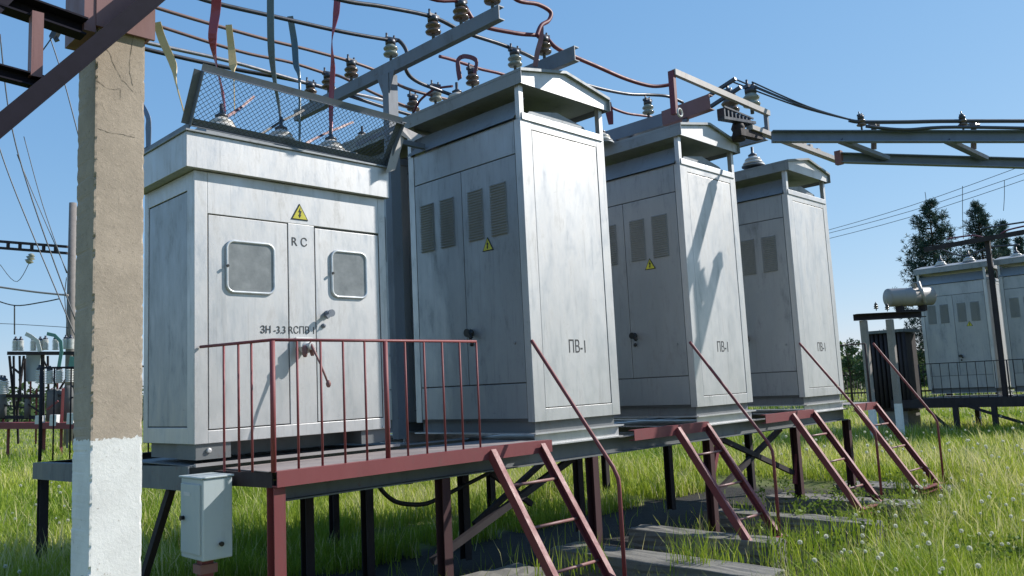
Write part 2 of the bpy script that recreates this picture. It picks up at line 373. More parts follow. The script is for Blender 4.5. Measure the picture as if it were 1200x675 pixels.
    # base: recessed plinth, flange, lower channel
    b = MB(); b.box((x0+.05, y0+.05, 1.33), (x1-.05, y1-.05, ZB+.01)); b.build('plinth', 'frame', r)
    b = MB(); b.box((x0-.02, y0-.02, 1.318), (x1+.02, y1+.01, 1.33)); b.box((x0+.02, y0+.03, 1.22), (x1-.01, y0+.04, 1.318)); b.box((x0-.0, y0-.005, 1.208), (x1+.02, y1, 1.22)); b.build('base_flange', 'alu', r)
    return r
cab = make_cabinet('tall grey cabinet nearest the camera, with the nearest stair ladder at its foot')
def front_text(root, dx):
    text('lettering', 'ПВ-1', (X2+dx+.655, YF+.0035, 2.055), (1, 0, 0), (0, 0, 1), .125, 'stencil', root, .0015, .72)
sgn = warning((X2+.0, 5.70, 3.075), (0, -1, 0), (-1, 0, 0), .155, cab)
cab3 = copy_tree(cab); cab3.location.x += S; tag(cab3, 'middle of the three front tall cabinets, gantry shadows slanting across its lit face')
front_text(cab, 0); front_text(cab3, S)
cab4 = copy_tree(cab3, None, ('warning_sign',)); cab4.location.x += S; tag(cab4, 'farthest of the three front tall cabinets, beside the last ladder at the platform end')
for k in [k for k in bpy.data.objects if k.parent == cab4 and k.name.startswith('lettering')]: pass
cabr = copy_tree(cab, None, ('lettering', 'warning_sign')); cabr.location += V((.0, 1.93, 0)); tag(cabr, 'tall cabinet in the back row seen in the dark gap behind the windowed cabinet')
fc1 = copy_tree(cab, None, ('lettering',)); fc1.location = V((24.0, 6.30, .92)); tag(fc1, 'distant blue-grey cabinet with four vents beside the white tank at right'); fc1['group'] = 'distant cabinets at right'
fc2 = copy_tree(cab, None, ('lettering',)); fc2.location = V((24.0, 4.30, .92)); tag(fc2, 'distant blue-grey cabinet cut by the right edge of the view'); fc2['group'] = 'distant cabinets at right'

# ------------------------------------------------------------------ windowed RC cabinet
XR, YR, WR, DR = 2.735, 6.162, 1.825, .99
XE, YE = XR+WR, YR+DR
rc = thing('windowed_cabinet', (XR, YR, 1.30), 'wide grey cabinet with two rounded windows and a mesh screen on its roof', 'electrical cabinet')
MB().box((XR+.022, YR+.022, 1.44), (XE-.022, YE, 3.75)).build('shell', 'shell', rc)
f = MB(); zb, zt = 1.434, 3.56
f.box((XR, YR, zb), (2.842, YR+.02, zt)); f.box((4.484, YR, zb), (XE, YR+.02, zt))
f.box((2.842, YR+.001, zb), (4.484, YR+.021, 1.532)); f.box((2.842, YR+.0005, 3.225), (4.484, YR+.0205, zt)); f.box((3.548, YR+.0015, 1.532), (3.80, YR+.0215, 3.225))
f.box((XR+.0005, YR+.02, zb), (XR+.02, YR+.13, zt)); f.box((XR+.0005, YE-.09, zb), (XR+.02, YE, zt)); f.box((XR+.001, YR+.13, zb), (XR+.02, YE-.09, 1.56)); f.box((XR+.001, YR+.13, 3.42), (XR+.02, YE-.09, zt))
f.box((XE-.02, YR+.02, zb), (XE-.0005, YE, zt))
f.build('cabinet_frame', 'alu', rc, .004)
MB().box((XR+.006, YR+.138, 1.568), (XR+.02, YE-.098, 3.412)).build('side_panel', 'alu_shaded_grimy', rc, .003)
def rrect(x0, x1, z0, z1, r, y, n=6):
    pts = []
    for cx, cz, a0 in ((x1-r, z1-r, 0), (x0+r, z1-r, 90), (x0+r, z0+r, 180), (x1-r, z0+r, 270)):
        for k in range(n+1):
            a = R(a0+90*k/n); pts.append((cx+r*math.cos(a), y, cz+r*math.sin(a)))
    return pts
def win(door, x0, x1, z0, z1):
    y = YR+.003
    w = MB(); pts = rrect(x0+.014, x1-.014, z0+.014, z1-.014, .06, y-.008); w.tube(pts+[pts[0], pts[1]], .0115, 8, False)
    wf = w.build('window_frame', 'trim', door)
    MB().prism(rrect(x0+.014, x1-.014, z0+.014, z1-.014, .06, y-.003), (0, -.004, 0)).build('pane', 'glass', wf)
    t = MB(); t.lathe((x0+.012, y-.022, (z0+z1)/2), [(.012, 0), (.012, .012)], 8, (0, -1, 0)); t.build('rivet', 'black', wf)
d1 = MB().box((2.851, YR+.003, 1.541), (3.54, YR+.02, 3.216)).build('door', 'alu', rc, .003, 'left door with a square rounded window')
win(d1, 2.985, 3.425, 2.595, 3.035)
d2 = MB().box((3.809, YR+.003, 1.541), (4.475, YR+.02, 3.206)).build('door', 'alu', rc, .003, 'right door with a handle under its window')
win(d2, 3.955, 4.345, 2.60, 3.035)
h = MB(); h.lathe((3.915, YR+.003, 2.46), [(.03, 0), (.03, .02), (.016, .025), (.016, .06), (.032, .065), (.032, .08)], 16, (0, -1, 0)); h.bar((3.915, YR-.07, 2.46), (3.865, YR-.07, 2.42), .026, .03); h.build('handle', 'grey', d2)
MB().lathe((3.875, YR+.003, 2.355), [(.02, 0), (.02, .012), (.008, .022), (.008, .03)], 14, (0, -1, 0)).build('keyhole', 'grey', d2)
# operating lever between the doors
lv = MB(); lv.box((3.59, YR-.03, 2.16), (3.75, YR+.0, 2.25)); lv.lathe((3.67, YR-.03, 2.17), [(.055, 0), (.055, .05), (.03, .06), (.03, .12)], 16, (0, -1, 0))
lv.bar((3.60, YR-.05, 2.19), (3.74, YR-.05, 2.19), .06, .05)
lo = lv.build('switch_drive', 'whiteish', rc, .004)
l2 = MB(); l2.tube([(3.66, YR-.13, 2.20), (3.68, YR-.17, 2.12), (3.70, YR-.22, 2.02), (3.73, YR-.28, 1.86)], [.014, .011, .009, .009], 8); l2.lathe((3.733, YR-.285, 1.85), [(.008, -.03), (.018, -.018), (.022, 0), (.018, .018), (.008, .03)], 12)
l2.lathe((3.63, YR-.10, 2.13), [(.012, -.05), (.022, -.03), (.024, .03), (.01, .05)], 12); l2.lathe((3.70, YR-.10, 2.14), [(.012, -.05), (.020, -.03), (.024, .03), (.01, .05)], 12)
l2.build('lever', 'redlight', lo)
warning((3.66, YR-.001, 3.262), (1, 0, 0), (0, -1, 0), .165, rc)
text('lettering', 'R С', (3.655, YR+.0, 3.035), (1, 0, 0), (0, 0, 1), .075, 'stencil', rc, .001, .95)
text('lettering', 'ЗН -3.3 RСПВ 1', (3.54, YR+.0, 2.285), (1, 0, 0), (0, 0, 1), .062, 'stencil', rc, .001, .86)
# canopy round the top
cx0, cx1, cy0 = XR-.085, XE+.02, YR-.055
cn = MB(); cn.box((cx0, cy0, 3.565), (cx1, cy0+.006, 3.845)); cn.box((cx0, cy0+.006, 3.565), (cx0+.006, YE+.03, 3.845)); cn.box((cx1-.006, cy0+.006, 3.565), (cx1, YE+.03, 3.845))
cn.box((cx0+.006, cy0+.006, 3.565), (cx1-.006, YE+.03, 3.571))
cn.build('canopy', 'alu', rc, .003)
MB().box((cx0-.015, cy0-.02, 3.846), (cx1+.015, YE+.05, 3.862)).build('roof', 'roof', rc, .003)
MB().box((2.95, 6.42, 3.863), (4.45, 6.85, 4.055)).build('bushing_plinth', 'roof', rc, .004)
b = MB()
b.box((XR+.02, YR+.02, 1.315), (XR+.30, YR+.35, 1.434)); b.box((XE-.3, YR+.03, 1.315), (XE-.02, YR+.3, 1.434)); b.box((XR+.05, YR+.3, 1.315), (XE-.05, YE-.05, 1.434))
b.build('plinth', 'frame', rc)
bb = MB(); bb.lathe((XR+.12, YR+.02, 1.38), [(.022, 0), (.022, .012), (.012, .018)], 8, (0, -1, 0)); bb.lathe((XE-.08, YR+.03, 1.45), [(.012, 0), (.012, .04)], 8, (0, -1, 0)); bb.build('bolt', 'alu', rc)
# mesh screen hinged on the roof edge, leaning out over the canopy
B0, B1 = V((2.68, 6.12, 3.90)), V((4.57, 6.12, 3.87)); T0, T1 = V((2.70, 5.93, 4.285)), V((4.63, 5.93, 4.245))
sc = MB()
nn = (T0-B0).cross(B1-B0).normalized()
for a, b_ in ((B0, B1), (T0, T1)): sc.angle(a, b_, .06, nn, .006)
sc.angle(B0, T0, .06, nn, .006); sc.angle(B1, T1, .06, nn, .006)
sc.angle(B0, B0+V((0, .9, -.0)), .05); sc.angle(B1, B1+V((0, .9, -.0)), .05); sc.angle(T1, T1+V((.02, .8, 0)), .045)
scr = sc.build('mesh_screen', 'grey', rc)
me = MB(); ux = (B1-B0); uz = (T0-B0); L1, L2 = ux.length, uz.length; ux.normalize(); uz.normalize(); st = .043; k = -L2
def clipseg(a, s):
    o = []
    for lam in (0, L2):
        x = a+s*lam; o.append((x, lam))
    (xa, za), (xb, zb_) = o
    t0, t1 = 0, 1
    dx = xb-xa
    for lim, sgn in ((0, 1), (L1, -1)):
        if abs(dx) < 1e-9: continue
        t = (lim-xa)/dx
        if sgn*dx > 0: t0 = max(t0, t)
        else: t1 = min(t1, t)
    if t0 >= t1: return None
    return (xa+dx*t0, L2*t0), (xa+dx*t1, L2*t1)
while k < L1+L2:
    for s_ in (1, -1):
        g = clipseg(k, s_)
        if g:
            (a, c), (b_, d_) = g
            me.tube([B0+ux*a+uz*c+nn*.001*s_, B0+ux*b_+uz*d_+nn*.001*s_], .0022, 4, False)
    k += st
me.build('wire_mesh', 'mesh', scr)
rcw = lambda p: (V(p)-V((2.579, 5.811, 1.326)))/.943+V((XR, YR, 1.30))
fl = MB()
fl.prism([rcw(at('y', u, v, 5.70)) for u, v in ((465, 152), (476, 152), (463, 199), (452, 203))], (.012, .01, .004))
fl.prism([rcw(at('y', u, v, 5.70+w_)) for u, v, w_ in ((464, 145, .02), (474, 150, 0), (495, 160, -.05), (484, 166, -.05), (469, 158, 0))], (.0, .004, .008))
fl.build('folded_flap', 'lightbar', scr)

rc.location = (2.579, 5.811, 1.326); rc.scale = (.943, .943, .943)

# ------------------------------------------------------------------ insulators, bushings
def make_pin(label, mat='brownglaze'):
    r = thing('pin_insulator', (0, 0, 0), label, 'insulator', 'pin insulators carrying the overhead bus bars')
    MB().tube([(0, 0, 0), (0, 0, .10)], .012, 8).build('pin', 'wire', r)
    MB().lathe((0, 0, .045), [(.030, 0), (.052, .006), (.058, .018), (.04, .034), (.034, .042), (.05, .05), (.056, .062), (.038, .082), (.028, .095), (.034, .102), (.034, .118), (.02, .124)], 16).build('body', mat, r)
    m = MB(); m.box((-.045, -.022, .168), (.045, .022, .19)); m.tube([(-.03, 0, .165), (-.03, 0, .225)], .008, 6); m.tube([(.03, 0, .165), (.03, 0, .215)], .008, 6); m.lathe((0, 0, .135), [(.038, 0), (.04, .03), (.03, .045)], 10)
    m.build('clamp', 'busblack', r); return r
pins = []
pinb = make_pin('x'); ping = make_pin('y', 'greenglass')
used = set()
def pin(p, label, kind='b', s=1.0):
    s *= 1.38
    src = pinb if kind == 'b' else ping
    if kind in used: o = copy_tree(src)
    else: o = src; used.add(kind)
    o.location = V(p); o.scale = (s, s, s); o.rotation_euler.z = random.uniform(-.3, .3); tag(o, label); return o
def make_bushing():
    r = thing('roof_bushing', (0, 0, 0), 'b', 'bushing', 'white porcelain bushings on the cabinet roofs')
    MB().lathe((0, 0, 0), [(.14, 0), (.14, .018), (.10, .03)], 20).build('flange', 'roof', r)
    MB().lathe((0, 0, .03), [(.115, 0), (.125, .012), (.105, .035), (.085, .042), (.10, .055), (.085, .075), (.062, .085), (.05, .10)], 20).build('porcelain', 'porcelain', r)
    MB().lathe((0, 0, .13), [(.05, 0), (.055, .02), (.03, .035), (.016, .05), (.016, .12)], 14).build('cap', 'busblack', r); return r
bush = make_bushing(); nb = [0]
def bushing(p, label, s=1.0):
    o = bush if nb[0] == 0 else copy_tree(bush); nb[0] += 1
    o.location = V(p); o.scale = (s, s, s); tag(o, label); return o
bushing((3.00, 6.24, 3.925), 'white roof bushing behind the mesh screen at its left end, under the purple strip')
bushing((3.54, 6.24, 3.925), 'white roof bushing behind the middle of the mesh screen, under the dark green strip')
bushing((4.04, 6.24, 3.925), 'white roof bushing behind the right end of the mesh screen')
bushing(at('x', 173, 192, 2.90), 'lone bushing by the concrete pillar with a grey strip rising from it', .9)
bushing((5.62, 8.0, 4.74), 'small white bushing on the back-row cabinet roof, behind the mesh screen', .9)
bushing((5.70, 6.35, 4.78), 'big white bushing on the nearest tall roof, carrying the red folded strap', 1.0)
bushing((8.02, 6.25, 4.73), 'white bushing on the left roof edge of the middle tall cabinet', 1.15)
bushing((8.75, 6.30, 4.85), 'white bushing under the roof gap at the right of the middle cabinet', .8)
bushing((10.95, 5.75, 4.80), 'white bushing on the roof of the farthest front cabinet', 1.2)

# ------------------------------------------------------------------ bus beams over the cabinets
GB = 'cross beams carrying the bus bars'
bA = thing('bus_beam', (5.0, 6.6, 1.3), 'nearest grey cross beam on a dark post between the windowed and first tall cabinet', 'steel beam', GB)
MB().channel((5.0, 4.93, 5.085), (5.0, 8.45, 5.085), .07, .13, 1, .01).build('beam', 'grey', bA)
MB().channel((5.0, 6.6, 1.3), (5.0, 6.6, 5.02), .10, .12, 1, .01, (1, 0, 0)).build('post', 'grey', bA)
bk = MB(); bk.prism([(4.955, 6.45, 5.02), (4.955, 6.75, 5.02), (4.955, 6.65, 4.8), (4.955, 6.55, 4.8)], (-.008, 0, 0)); bk.bar((4.93, 6.6, 4.33), (5.42, 6.6, 4.33), .05, .05); bk.build('gusset', 'grey', bA)
bB = thing('bus_beam', (6.05, 6.6, 4.85), 'grey cross beam lying over the roof of the nearest tall cabinet', 'steel beam', GB)
MB().channel((6.05, 4.95, 4.985), (6.05, 8.5, 4.985), .07, .15, 1, .01).build('beam', 'grey', bB)
mm = MB(); [mm.box((6.02, y, 4.80), (6.08, y+.06, 4.91)) for y in (5.4, 6.5)]; mm.build('support_foot', 'grey', bB)
bC = thing('bus_beam', (8.7, 6.0, 4.85), 'grey cross beam with a rusty end lying over the middle tall cabinet', 'steel beam', GB)
MB().channel((8.7, 5.75, 5.06), (8.7, 8.6, 5.06), .08, .16, 1, .01).build('beam', 'grey', bC)
MB().channel((8.71, 5.05, 5.10), (8.71, 5.75, 5.07), .10, .19, 1, .01).build('rusty_end', MAT['redlight'], bC)
mm = MB(); [mm.box((8.67, y, 4.80), (8.73, y+.06, 4.98)) for y in (5.4, 6.5)]; mm.build('support_foot', 'grey', bC)
bD = thing('bus_beam', (11.2, 6.0, 4.75), 'dark cross beam on the tall grey post between the last two front cabinets', 'steel beam', GB)
MB().channel((10.35, 5.2, 5.05), (10.35, 8.6, 5.05), .08, .18, 1, .01).build('beam', 'grey', bD)
MB().channel((10.3, 6.3, 1.3), (10.3, 6.3, 4.95), .12, .14, 1, .01, (1, 0, 0)).build('post', 'grey', bD)
labs = ['leftmost brown insulator on the nearest beam, on the steel-coloured bar', 'second brown insulator from the left on the nearest beam', 'third brown insulator on the nearest beam, just above a copper bar', 'dark insulator on the nearest beam right above its post', 'fifth insulator from the left on the nearest beam, near the upper edge', 'sixth insulator on the nearest beam, next to its upper end', 'insulator on the very upper end of the nearest beam']
zA = 5.15
A = [(5.0, y, zA) for y in (8.13, 7.75, 7.29, 6.57, 5.88, 5.47, 5.04)]
for p, l, k in zip(A, labs, 'bbbgbbb'): pin(p, l, k)
labsB = ['leftmost insulator on the beam over the nearest tall roof, beside a copper bar', 'second insulator on the beam over the nearest tall roof, by the curved red strip', 'middle insulator on the beam over the nearest tall roof, beside the white bushing', 'greenish insulator standing above the front left roof corner of the nearest tall cabinet', 'insulator beside the tall red strap above the nearest tall cabinet']
B = [(6.05, y, 5.06) for y in (7.54, 7.12, 6.47, 5.80, 5.38)]
for p, l, k in zip(B, labsB, 'bgbgb'): pin(p, l, k)
Cc = (8.7, 5.98, 5.14); pin(Cc, 'single insulator standing on the beam over the middle tall cabinet', 'g')
Dd = [(10.0, 5.52, 5.26), (10.0, 5.2, 5.26)]
pin(Dd[0], 'left of the two dark insulators on the light frame above the middle cabinet', 'b', 1.6)
pin(Dd[1], 'right of the two dark insulators on the light frame above the middle cabinet', 'g', 1.5)

def wire(name, pts, r, mat, label, cat, group=None, n=8):
    # smooth the polyline
    P_ = [V(p) for p in pts]; out = []
    for i in range(len(P_)-1):
        p0, p1, p2, p3 = P_[max(i-1, 0)], P_[i], P_[i+1], P_[min(i+2, len(P_)-1)]
        for k in range(6):
            t = k/6; out.append(.5*((2*p1)+(p2-p0)*t+(2*p0-5*p1+4*p2-p3)*t*t+(3*p1-p0-3*p2+p3)*t**3))
    out.append(P_[-1]); m = MB(); m.tube(out, r, n); o = m.build(name, mat); return tag(o, label, cat, group)
GW = 'bus bars running over the cabinets'
zc = .24
def bus(k, leftpx, mat, r, label, mid=(), endpx=(), ya=None):
    a = V(A[k])+V((0, 0, zc)); pts = [at('y', u, v, a.y+off) for (u, v, off) in leftpx]+[a]
    pts += [at('y', u, v, yy) for (u, v, yy) in mid]
    return wire('bus_bar', pts, r, mat, label, 'bus bar', GW)
bus(0, [(40, 12, .0), (160, 47, .0), (270, 72, 0)], 'bussteel', .022, 'thick steel-coloured bar, lowest of the overhead bars, behind the pillar', [(455, 119, 8.1), (520, 140, 8.1)])
bus(0, [(40, 22, .12), (160, 55, .12), (270, 80, .12)], 'busblack', .024, 'dark bar directly below the steel-coloured lowest overhead bar', [(455, 127, 8.2), (520, 146, 8.2)])
bus(1, [(60, -10, 0), (175, 27, 0), (280, 60, 0), (340, 73, 0)], 'copper', .018, 'lower of the two thin copper-brown overhead bars', [(400, 90, 7.7), (440, 110, 7.6), (485, 128, 7.54), (520, 140, 7.54)])
bus(2, [(60, -34, 0), (180, 8, 0), (300, 43, 0), (360, 58, 0)], 'copper', .018, 'upper of the two thin copper-brown overhead bars', [(445, 85, 7.29), (475, 103, 7.15), (530, 118, 7.12)])
bus(3, [(150, -32, 0), (240, 0, 0), (320, 19, 0), (400, 37, 0)], 'busblack', .021, 'dark bar from the upper left that ends at the insulator above the beam post', [(468, 48, 6.55), (477, 62, 6.5), (476, 82, 6.45), (488, 95, 6.5), (515, 106, 6.6), (548, 118, 6.6)])
bus(4, [(330, -22, 0), (400, 0, 0), (450, 8, 0)], 'busblack', .021, 'dark bar over the upper edge that sags behind the beam towards the tall cabinets', [(545, 38, 5.85), (590, 53, 5.85), (625, 68, 5.8), (660, 90, 5.8), (700, 103, 5.9), (735, 110, 5.98), (760, 111, 5.98), (783, 113, 5.9), (800, 120, 5.9)])
bus(5, [(430, -36, 0), (505, -2, 0)], 'busred', .022, 'purple-red bar passing the upper end of the beam and dipping between two tall roofs', [(560, 28, 5.45), (605, 39, 5.4), (637, 43, 5.38), (655, 58, 5.3), (700, 78, 5.25), (735, 93, 5.25), (765, 101, 5.2), (787, 99, 5.1)])
wire('bus_bar', [at('y', u, v, 6.9) for u, v in ((515, 66), (530, 70), (560, 80), (600, 94))]+[(6.9, 6.9, 5.1), (8.6, 6.8, 4.98)], .02, 'busred', 'red bar starting in the air left of the red strap over the nearest tall roof', 'bus bar', GW)
wire('bus_bar', [at('y', u, v, 6.2) for u, v in ((716, 126), (735, 133), (770, 140))]+[(8.9, 6.2, 4.98)], .018, 'busred', 'short red bar between the nearest and the middle tall cabinet roofs', 'bus bar', GW)
wire('bus_bar', [at('y', u, v, 5.3) for u, v in ((585, -20), (606, 0), (630, 5), (645, 14), (643, 24), (634, 30), (629, 42))], .022, 'busred', 'hooked dark red bar coming down from the upper edge above the nearest tall cabinet', 'bus bar', GW)
wire('bus_bar', [at('x', u, v, 5.9) for u, v in ((485, 131), (492, 118), (505, 107), (515, 103), (530, 101))], .014, 'busred', 'curved red strip joining a low insulator to the white bushing on the nearest tall roof', 'bus bar', GW)

GS = 'flat strips hanging between the bars and the roof bushings'
def strip(name, pts, w, mat, label, side=(1, 0, 0), tw=None):
    P_ = [V(p) for p in pts]; out = []; tws = []; ws = []
    tw = tw or [0]*len(P_); w = w if isinstance(w, (list, tuple)) else [w]*len(P_)
    for i in range(len(P_)-1):
        p0, p1, p2, p3 = P_[max(i-1, 0)], P_[i], P_[i+1], P_[min(i+2, len(P_)-1)]
        for k in range(6):
            t = k/6; out.append(.5*((2*p1)+(p2-p0)*t+(2*p0-5*p1+4*p2-p3)*t*t+(3*p1-p0-3*p2+p3)*t**3)); tws.append(tw[i]*(1-t)+tw[i+1]*t); ws.append(w[i]*(1-t)+w[i+1]*t)
    out.append(P_[-1]); tws.append(tw[-1]); ws.append(w[-1])
    m = MB(); m.ribbon(out, ws, .007, side, tws); return tag(m.build(name, mat), label, 'flexible strip', GS)
sd = (.8, -.6, 0)
strip('flexible_strip', [at('y', u, v, yy) for u, v, yy in ((255, -30, 6.0), (253, 10, 6.1), (249, 45, 6.15), (254, 78, 6.25), (261, 110, 6.3), (264, 136, 6.24))], [.075, .075, .07, .03, .035, .03], 'pink', 'broad shiny red strip at the upper left, hanging to the left bushing', sd, [0, 0, .2, 1.2, .9, 1.2])
strip('flexible_strip', [at('y', u, v, yy) for u, v, yy in ((317, -30, 6.1), (317, 20, 6.15), (318, 60, 6.2), (322, 95, 6.25), (327, 125, 6.3), (330, 150, 6.24))], [.06, .06, .06, .04, .035, .03], 'teal', 'long dark green strip hanging to the middle bushing behind the screen', sd, [0, .1, .2, .6, .9, 1.1])
strip('flexible_strip', [at('y', u, v, yy) for u, v, yy in ((397, -30, 6.1), (394, 15, 6.15), (389, 48, 6.2), (390, 80, 6.25), (388, 120, 6.3), (388, 163, 6.24))], [.06, .06, .02, .05, .05, .03], 'pink', 'purple-red strip with a twist hanging to the right bushing behind the screen', sd, [0, .2, 1.4, .5, .4, .9])
strip('flexible_strip', [at('y', u, v, yy) for u, v, yy in ((184, 26, 7.6), (190, 46, 7.6), (203, 76, 7.5), (207, 100, 7.4), (217, 136, 7.3))], [.07, .075, .07, .022, .02], 'yellow', 'yellow strip hanging nearest to the concrete pillar', sd, [0, 0, .3, 1.1, 1.2])
strip('flexible_strip', [at('y', u, v, yy) for u, v, yy in ((268, 29, 7.2), (271, 55, 7.2), (273, 76, 7.1), (274, 90, 7.0), (275, 135, 6.8))], [.06, .065, .075, .02, .02], 'yellow', 'yellow strip hanging above the left end of the mesh screen', sd, [0, 0, .1, 1.2, 1.3])
strip('flexible_strip', [at('y', u, v, yy) for u, v, yy in ((340, 19, 7.1), (345, 50, 7.1), (347, 76, 7.0), (351, 95, 6.9), (351, 168, 6.8))], [.06, .065, .06, .03, .03], 'teal', 'pale green strip hanging from a copper bar above the mesh screen', sd, [0, 0, .3, .8, .9])
strip('flexible_strip', [at('x', u, v, 2.90) for u, v in ((150, 95), (162, 116), (173, 136), (174, 150), (174, 178))], [.045, .05, .045, .055, .04], 'bluegrey', 'grey strip coming round the right side of the concrete pillar', (.7, -.7, 0), [.6, .5, .3, .1, 0])
strip('flexible_strip', [at('x', u, v, 5.9) for u, v in ((539, 93), (537, 80), (537, 70), (545, 66), (558, 71), (556, 86))], [.07, .07, .06, .05, .05, .04], 'busred', 'red folded strap arching over the white bushing on the nearest tall roof', (0, 1, 0))
strip('flexible_strip', [at('y', u, v, 5.3) for u, v in ((635, 28), (634, 45), (630, 60), (627, 78))], [.03, .05, .05, .05], 'redlight', 'short upright red strap standing on the ridge of the nearest tall cabinet', sd)
strip('flexible_strip', [at('y', u, v, 6.2) for u, v in ((712, 120), (714, 132), (716, 146))], [.09, .10, .06], 'busred', 'dark red strap on the bushing between the nearest and the middle cabinet', sd)
for pts, l in (([(264, 138), (280, 128), (298, 113)], 'short reddish bar slanting behind the mesh screen by the left bushing'), ([(305, 158), (330, 142), (357, 129)], 'short dark bar slanting behind the middle of the mesh screen'), ([(355, 170), (380, 157), (414, 143)], 'short purple bar slanting behind the right end of the mesh screen')):
    tag(MB().ribbon([at('y', u, v, 6.45+.12*i) for i, (u, v) in enumerate(pts)], .022, .008, (0, .3, 1)).build('connecting_bar', 'busred' if 'dark' not in l else 'rubber', None), l, 'bus bar', 'short bars behind the mesh screen')

# light frame over middle cabinet
fr = thing('overhead_gantry', (7.76, 5.0, 4.7), 'light steel frame in the air above the middle tall cabinet, with a dark red upright', 'steel frame')
MB().bar((7.79, 5.0, 4.74), (7.79, 5.0, 5.25), .07, .05).build('upright', 'busred', fr)
MB().bar((7.79, 4.97, 5.23), (10.0, 4.97, 5.20), .05, .07).build('top_bar', 'lightbar', fr)
MB().bar((9.98, 5.0, 4.9), (9.98, 5.0, 5.19), .05, .04).build('upright', 'grey', fr)
fz = MB(); fz.bar((9.45, 4.97, 4.90), (12.15, 4.97, 4.90), .09, .06); fz.box((10.9, 4.94, 4.93), (11.0, 5.0, 4.98)); fz.box((11.12, 4.94, 4.93), (11.2, 5.0, 4.98)); fz.box((11.35, 4.94, 4.93), (11.45, 5.0, 4.96)); fz.build('lower_bar', 'lightbar', fr)
rg = MB(); pts = [V((7.79, 4.93, 4.74))+V((math.cos(a)*.045, 0, math.sin(a)*.045)) for a in np.linspace(0, 2*math.pi, 17)]; rg.tube(pts, .012, 6, False); rg.build('ring', 'whiteish', fr)
hg = MB(); hg.bar((8.9, 5.05, 4.93), (9.6, 5.0, 4.99), .10, .035); [hg.box((8.9+.09*k, 5.0, 4.95), (8.93+.09*k, 5.1, 5.06)) for k in range(8)]; hg.bar((8.9, 5.0, 5.07), (9.62, 5.0, 5.06), .02, .02); hg.build('rail_comb', 'busblack', fr)
cl = MB(); cl.lathe((9.3, 5.05, 4.72), [(.08, 0), (.09, .05), (.07, .12), (.09, .16), (.06, .24)], 12); cl.bar((9.2, 5.0, 4.80), (9.75, 5.0, 4.84), .09, .09); cl.build('switch_body', 'dark', fr)
for px, l in (([(808, 127), (835, 108), (862, 92)], 'upper dark tube rising behind the light frame to the left insulator'), ([(822, 132), (850, 113), (868, 102)], 'lower dark tube rising behind the light frame')):
    tag(MB().bar(at('x', *px[0], 9.6), at('x', *px[-1], 9.6), .05, .04).build('bus_tube', 'busblack'), l, 'bus bar', 'dark tubes behind the light frame')
# big channels of the next gantry at right
gd = thing('gantry_girder', (9.65, 4.77, 4.6), 'dark steel double girder reaching out of the view at the right, joined by slanting braces', 'steel girder')
q0, q1 = at('d', 905, 160, 10.5), at('d', 1290, 160, 10.5)
MB().channel(q0, q1, .09, .15, 1, .012).build('upper_chord', 'bluegrey', gd)
q2, q3 = at('d', 983, 185, 10.78), at('d', 1290, 194, 10.78)
MB().channel(q2, q3, .09, .13, 1, .012).build('lower_chord', 'bluegrey', gd)
for u0, u1 in ((985, 1040), (1110, 1155)): MB().bar(at('d', u0, 165, 10.54), at('d', u1, 186, 10.74), .09, .05).build('brace', 'bluegrey', gd)
mm = MB(); mm.box(tuple(q2-V((.04, .04, .09))), tuple(q2+V((.04, .04, .09)))); mm.build('end_plate', 'redlight', gd)
for i, (u, l) in enumerate(((1010, 'left insulator on the dark girder at the right, where the sagging wires land'), (1129, 'right insulator on the dark girder at the right'))):
    pin(at('d', u, 152, 10.5), l, 'b', .75)
for i, u in enumerate((1024, 1141)): tag(MB().tube([at('d', u, 143, 10.8), at('d', u, 175, 10.8)], .035, 8).tube([at('d', u-6, 147, 10.8), at('d', u+6, 147, 10.8)], .03, 6).build('hanging_insulator', 'brownglaze'), ('left' if i == 0 else 'right')+' small dark insulator hung through the dark girder at the right', 'insulator', 'hanging insulators on the girder')
GT = 'wires and tubes along the dark girder'
wire('bus_tube', [at('d', u, v, 10.5) for u, v in ((995, 141), (1010, 143), (1060, 143), (1120, 142), (1290, 142))], .026, 'busblack', 'upper dark tube lying on the insulators of the girder at right', 'bus bar', GT)
wire('bus_tube', [at('d', u, v, 10.45) for u, v in ((1015, 148), (1060, 152), (1120, 149), (1290, 152))], .022, 'busblack', 'lower dark tube just above the girder at right', 'bus bar', GT)
for (u0, v0, x0), l in (((856, 95, 9.9), 'lowest wire of the bundle sagging from the light frame to the girder'), ((862, 93, 9.9), 'second lowest wire of the bundle sagging to the girder'), ((880, 99, 10.0), 'second highest wire of the bundle sagging to the girder'), ((881, 96, 10.0), 'highest wire of the bundle sagging to the girder')):
    a = at('x', u0, v0, x0); b_ = at('d', 1003, 142, 10.5); mpt = (a*.45+b_*.55)-V((0, 0, .05))
    wire('wire', [a, mpt, b_], .011, 'wire', l, 'wire', GT, 6)

# ------------------------------------------------------------------ platform
pf = thing('steel_platform', (2.73, 5.1, 0), 'long red-edged steel platform on legs carrying all the grey cabinets', 'platform')
ZP = 1.27; YB = 5.123
for a, b_ in ((2.80, 5.50), (6.72, 8.10), (9.39, 10.72), (12.07, 12.86)):
    MB().channel((a, YB-.04, ZP-.052), (b_, YB-.04, ZP-.052), .07, .104, -1, .008).build('edge_beam', 'red', pf, 0)
MB().channel((2.835, YB, ZP-.06), (2.74, 5.78, ZP-.06), .07, .10, 1, .008).build('edge_beam', 'dark', pf)
for a, b_, c in ((2.78, 5.40, 5.79), (12.1, 12.86, 6.9)): MB().box((a, YB-.002, ZP-.006), (b_, c, ZP)).build('deck_plate', 'deck', pf)
mf = MB()
for y in (5.27, 6.84, 7.25, 8.75): mf.channel((2.95 if y < 6 else 5.2, y, 1.125), (12.2, y, 1.125), .08, .16, 1, .01)
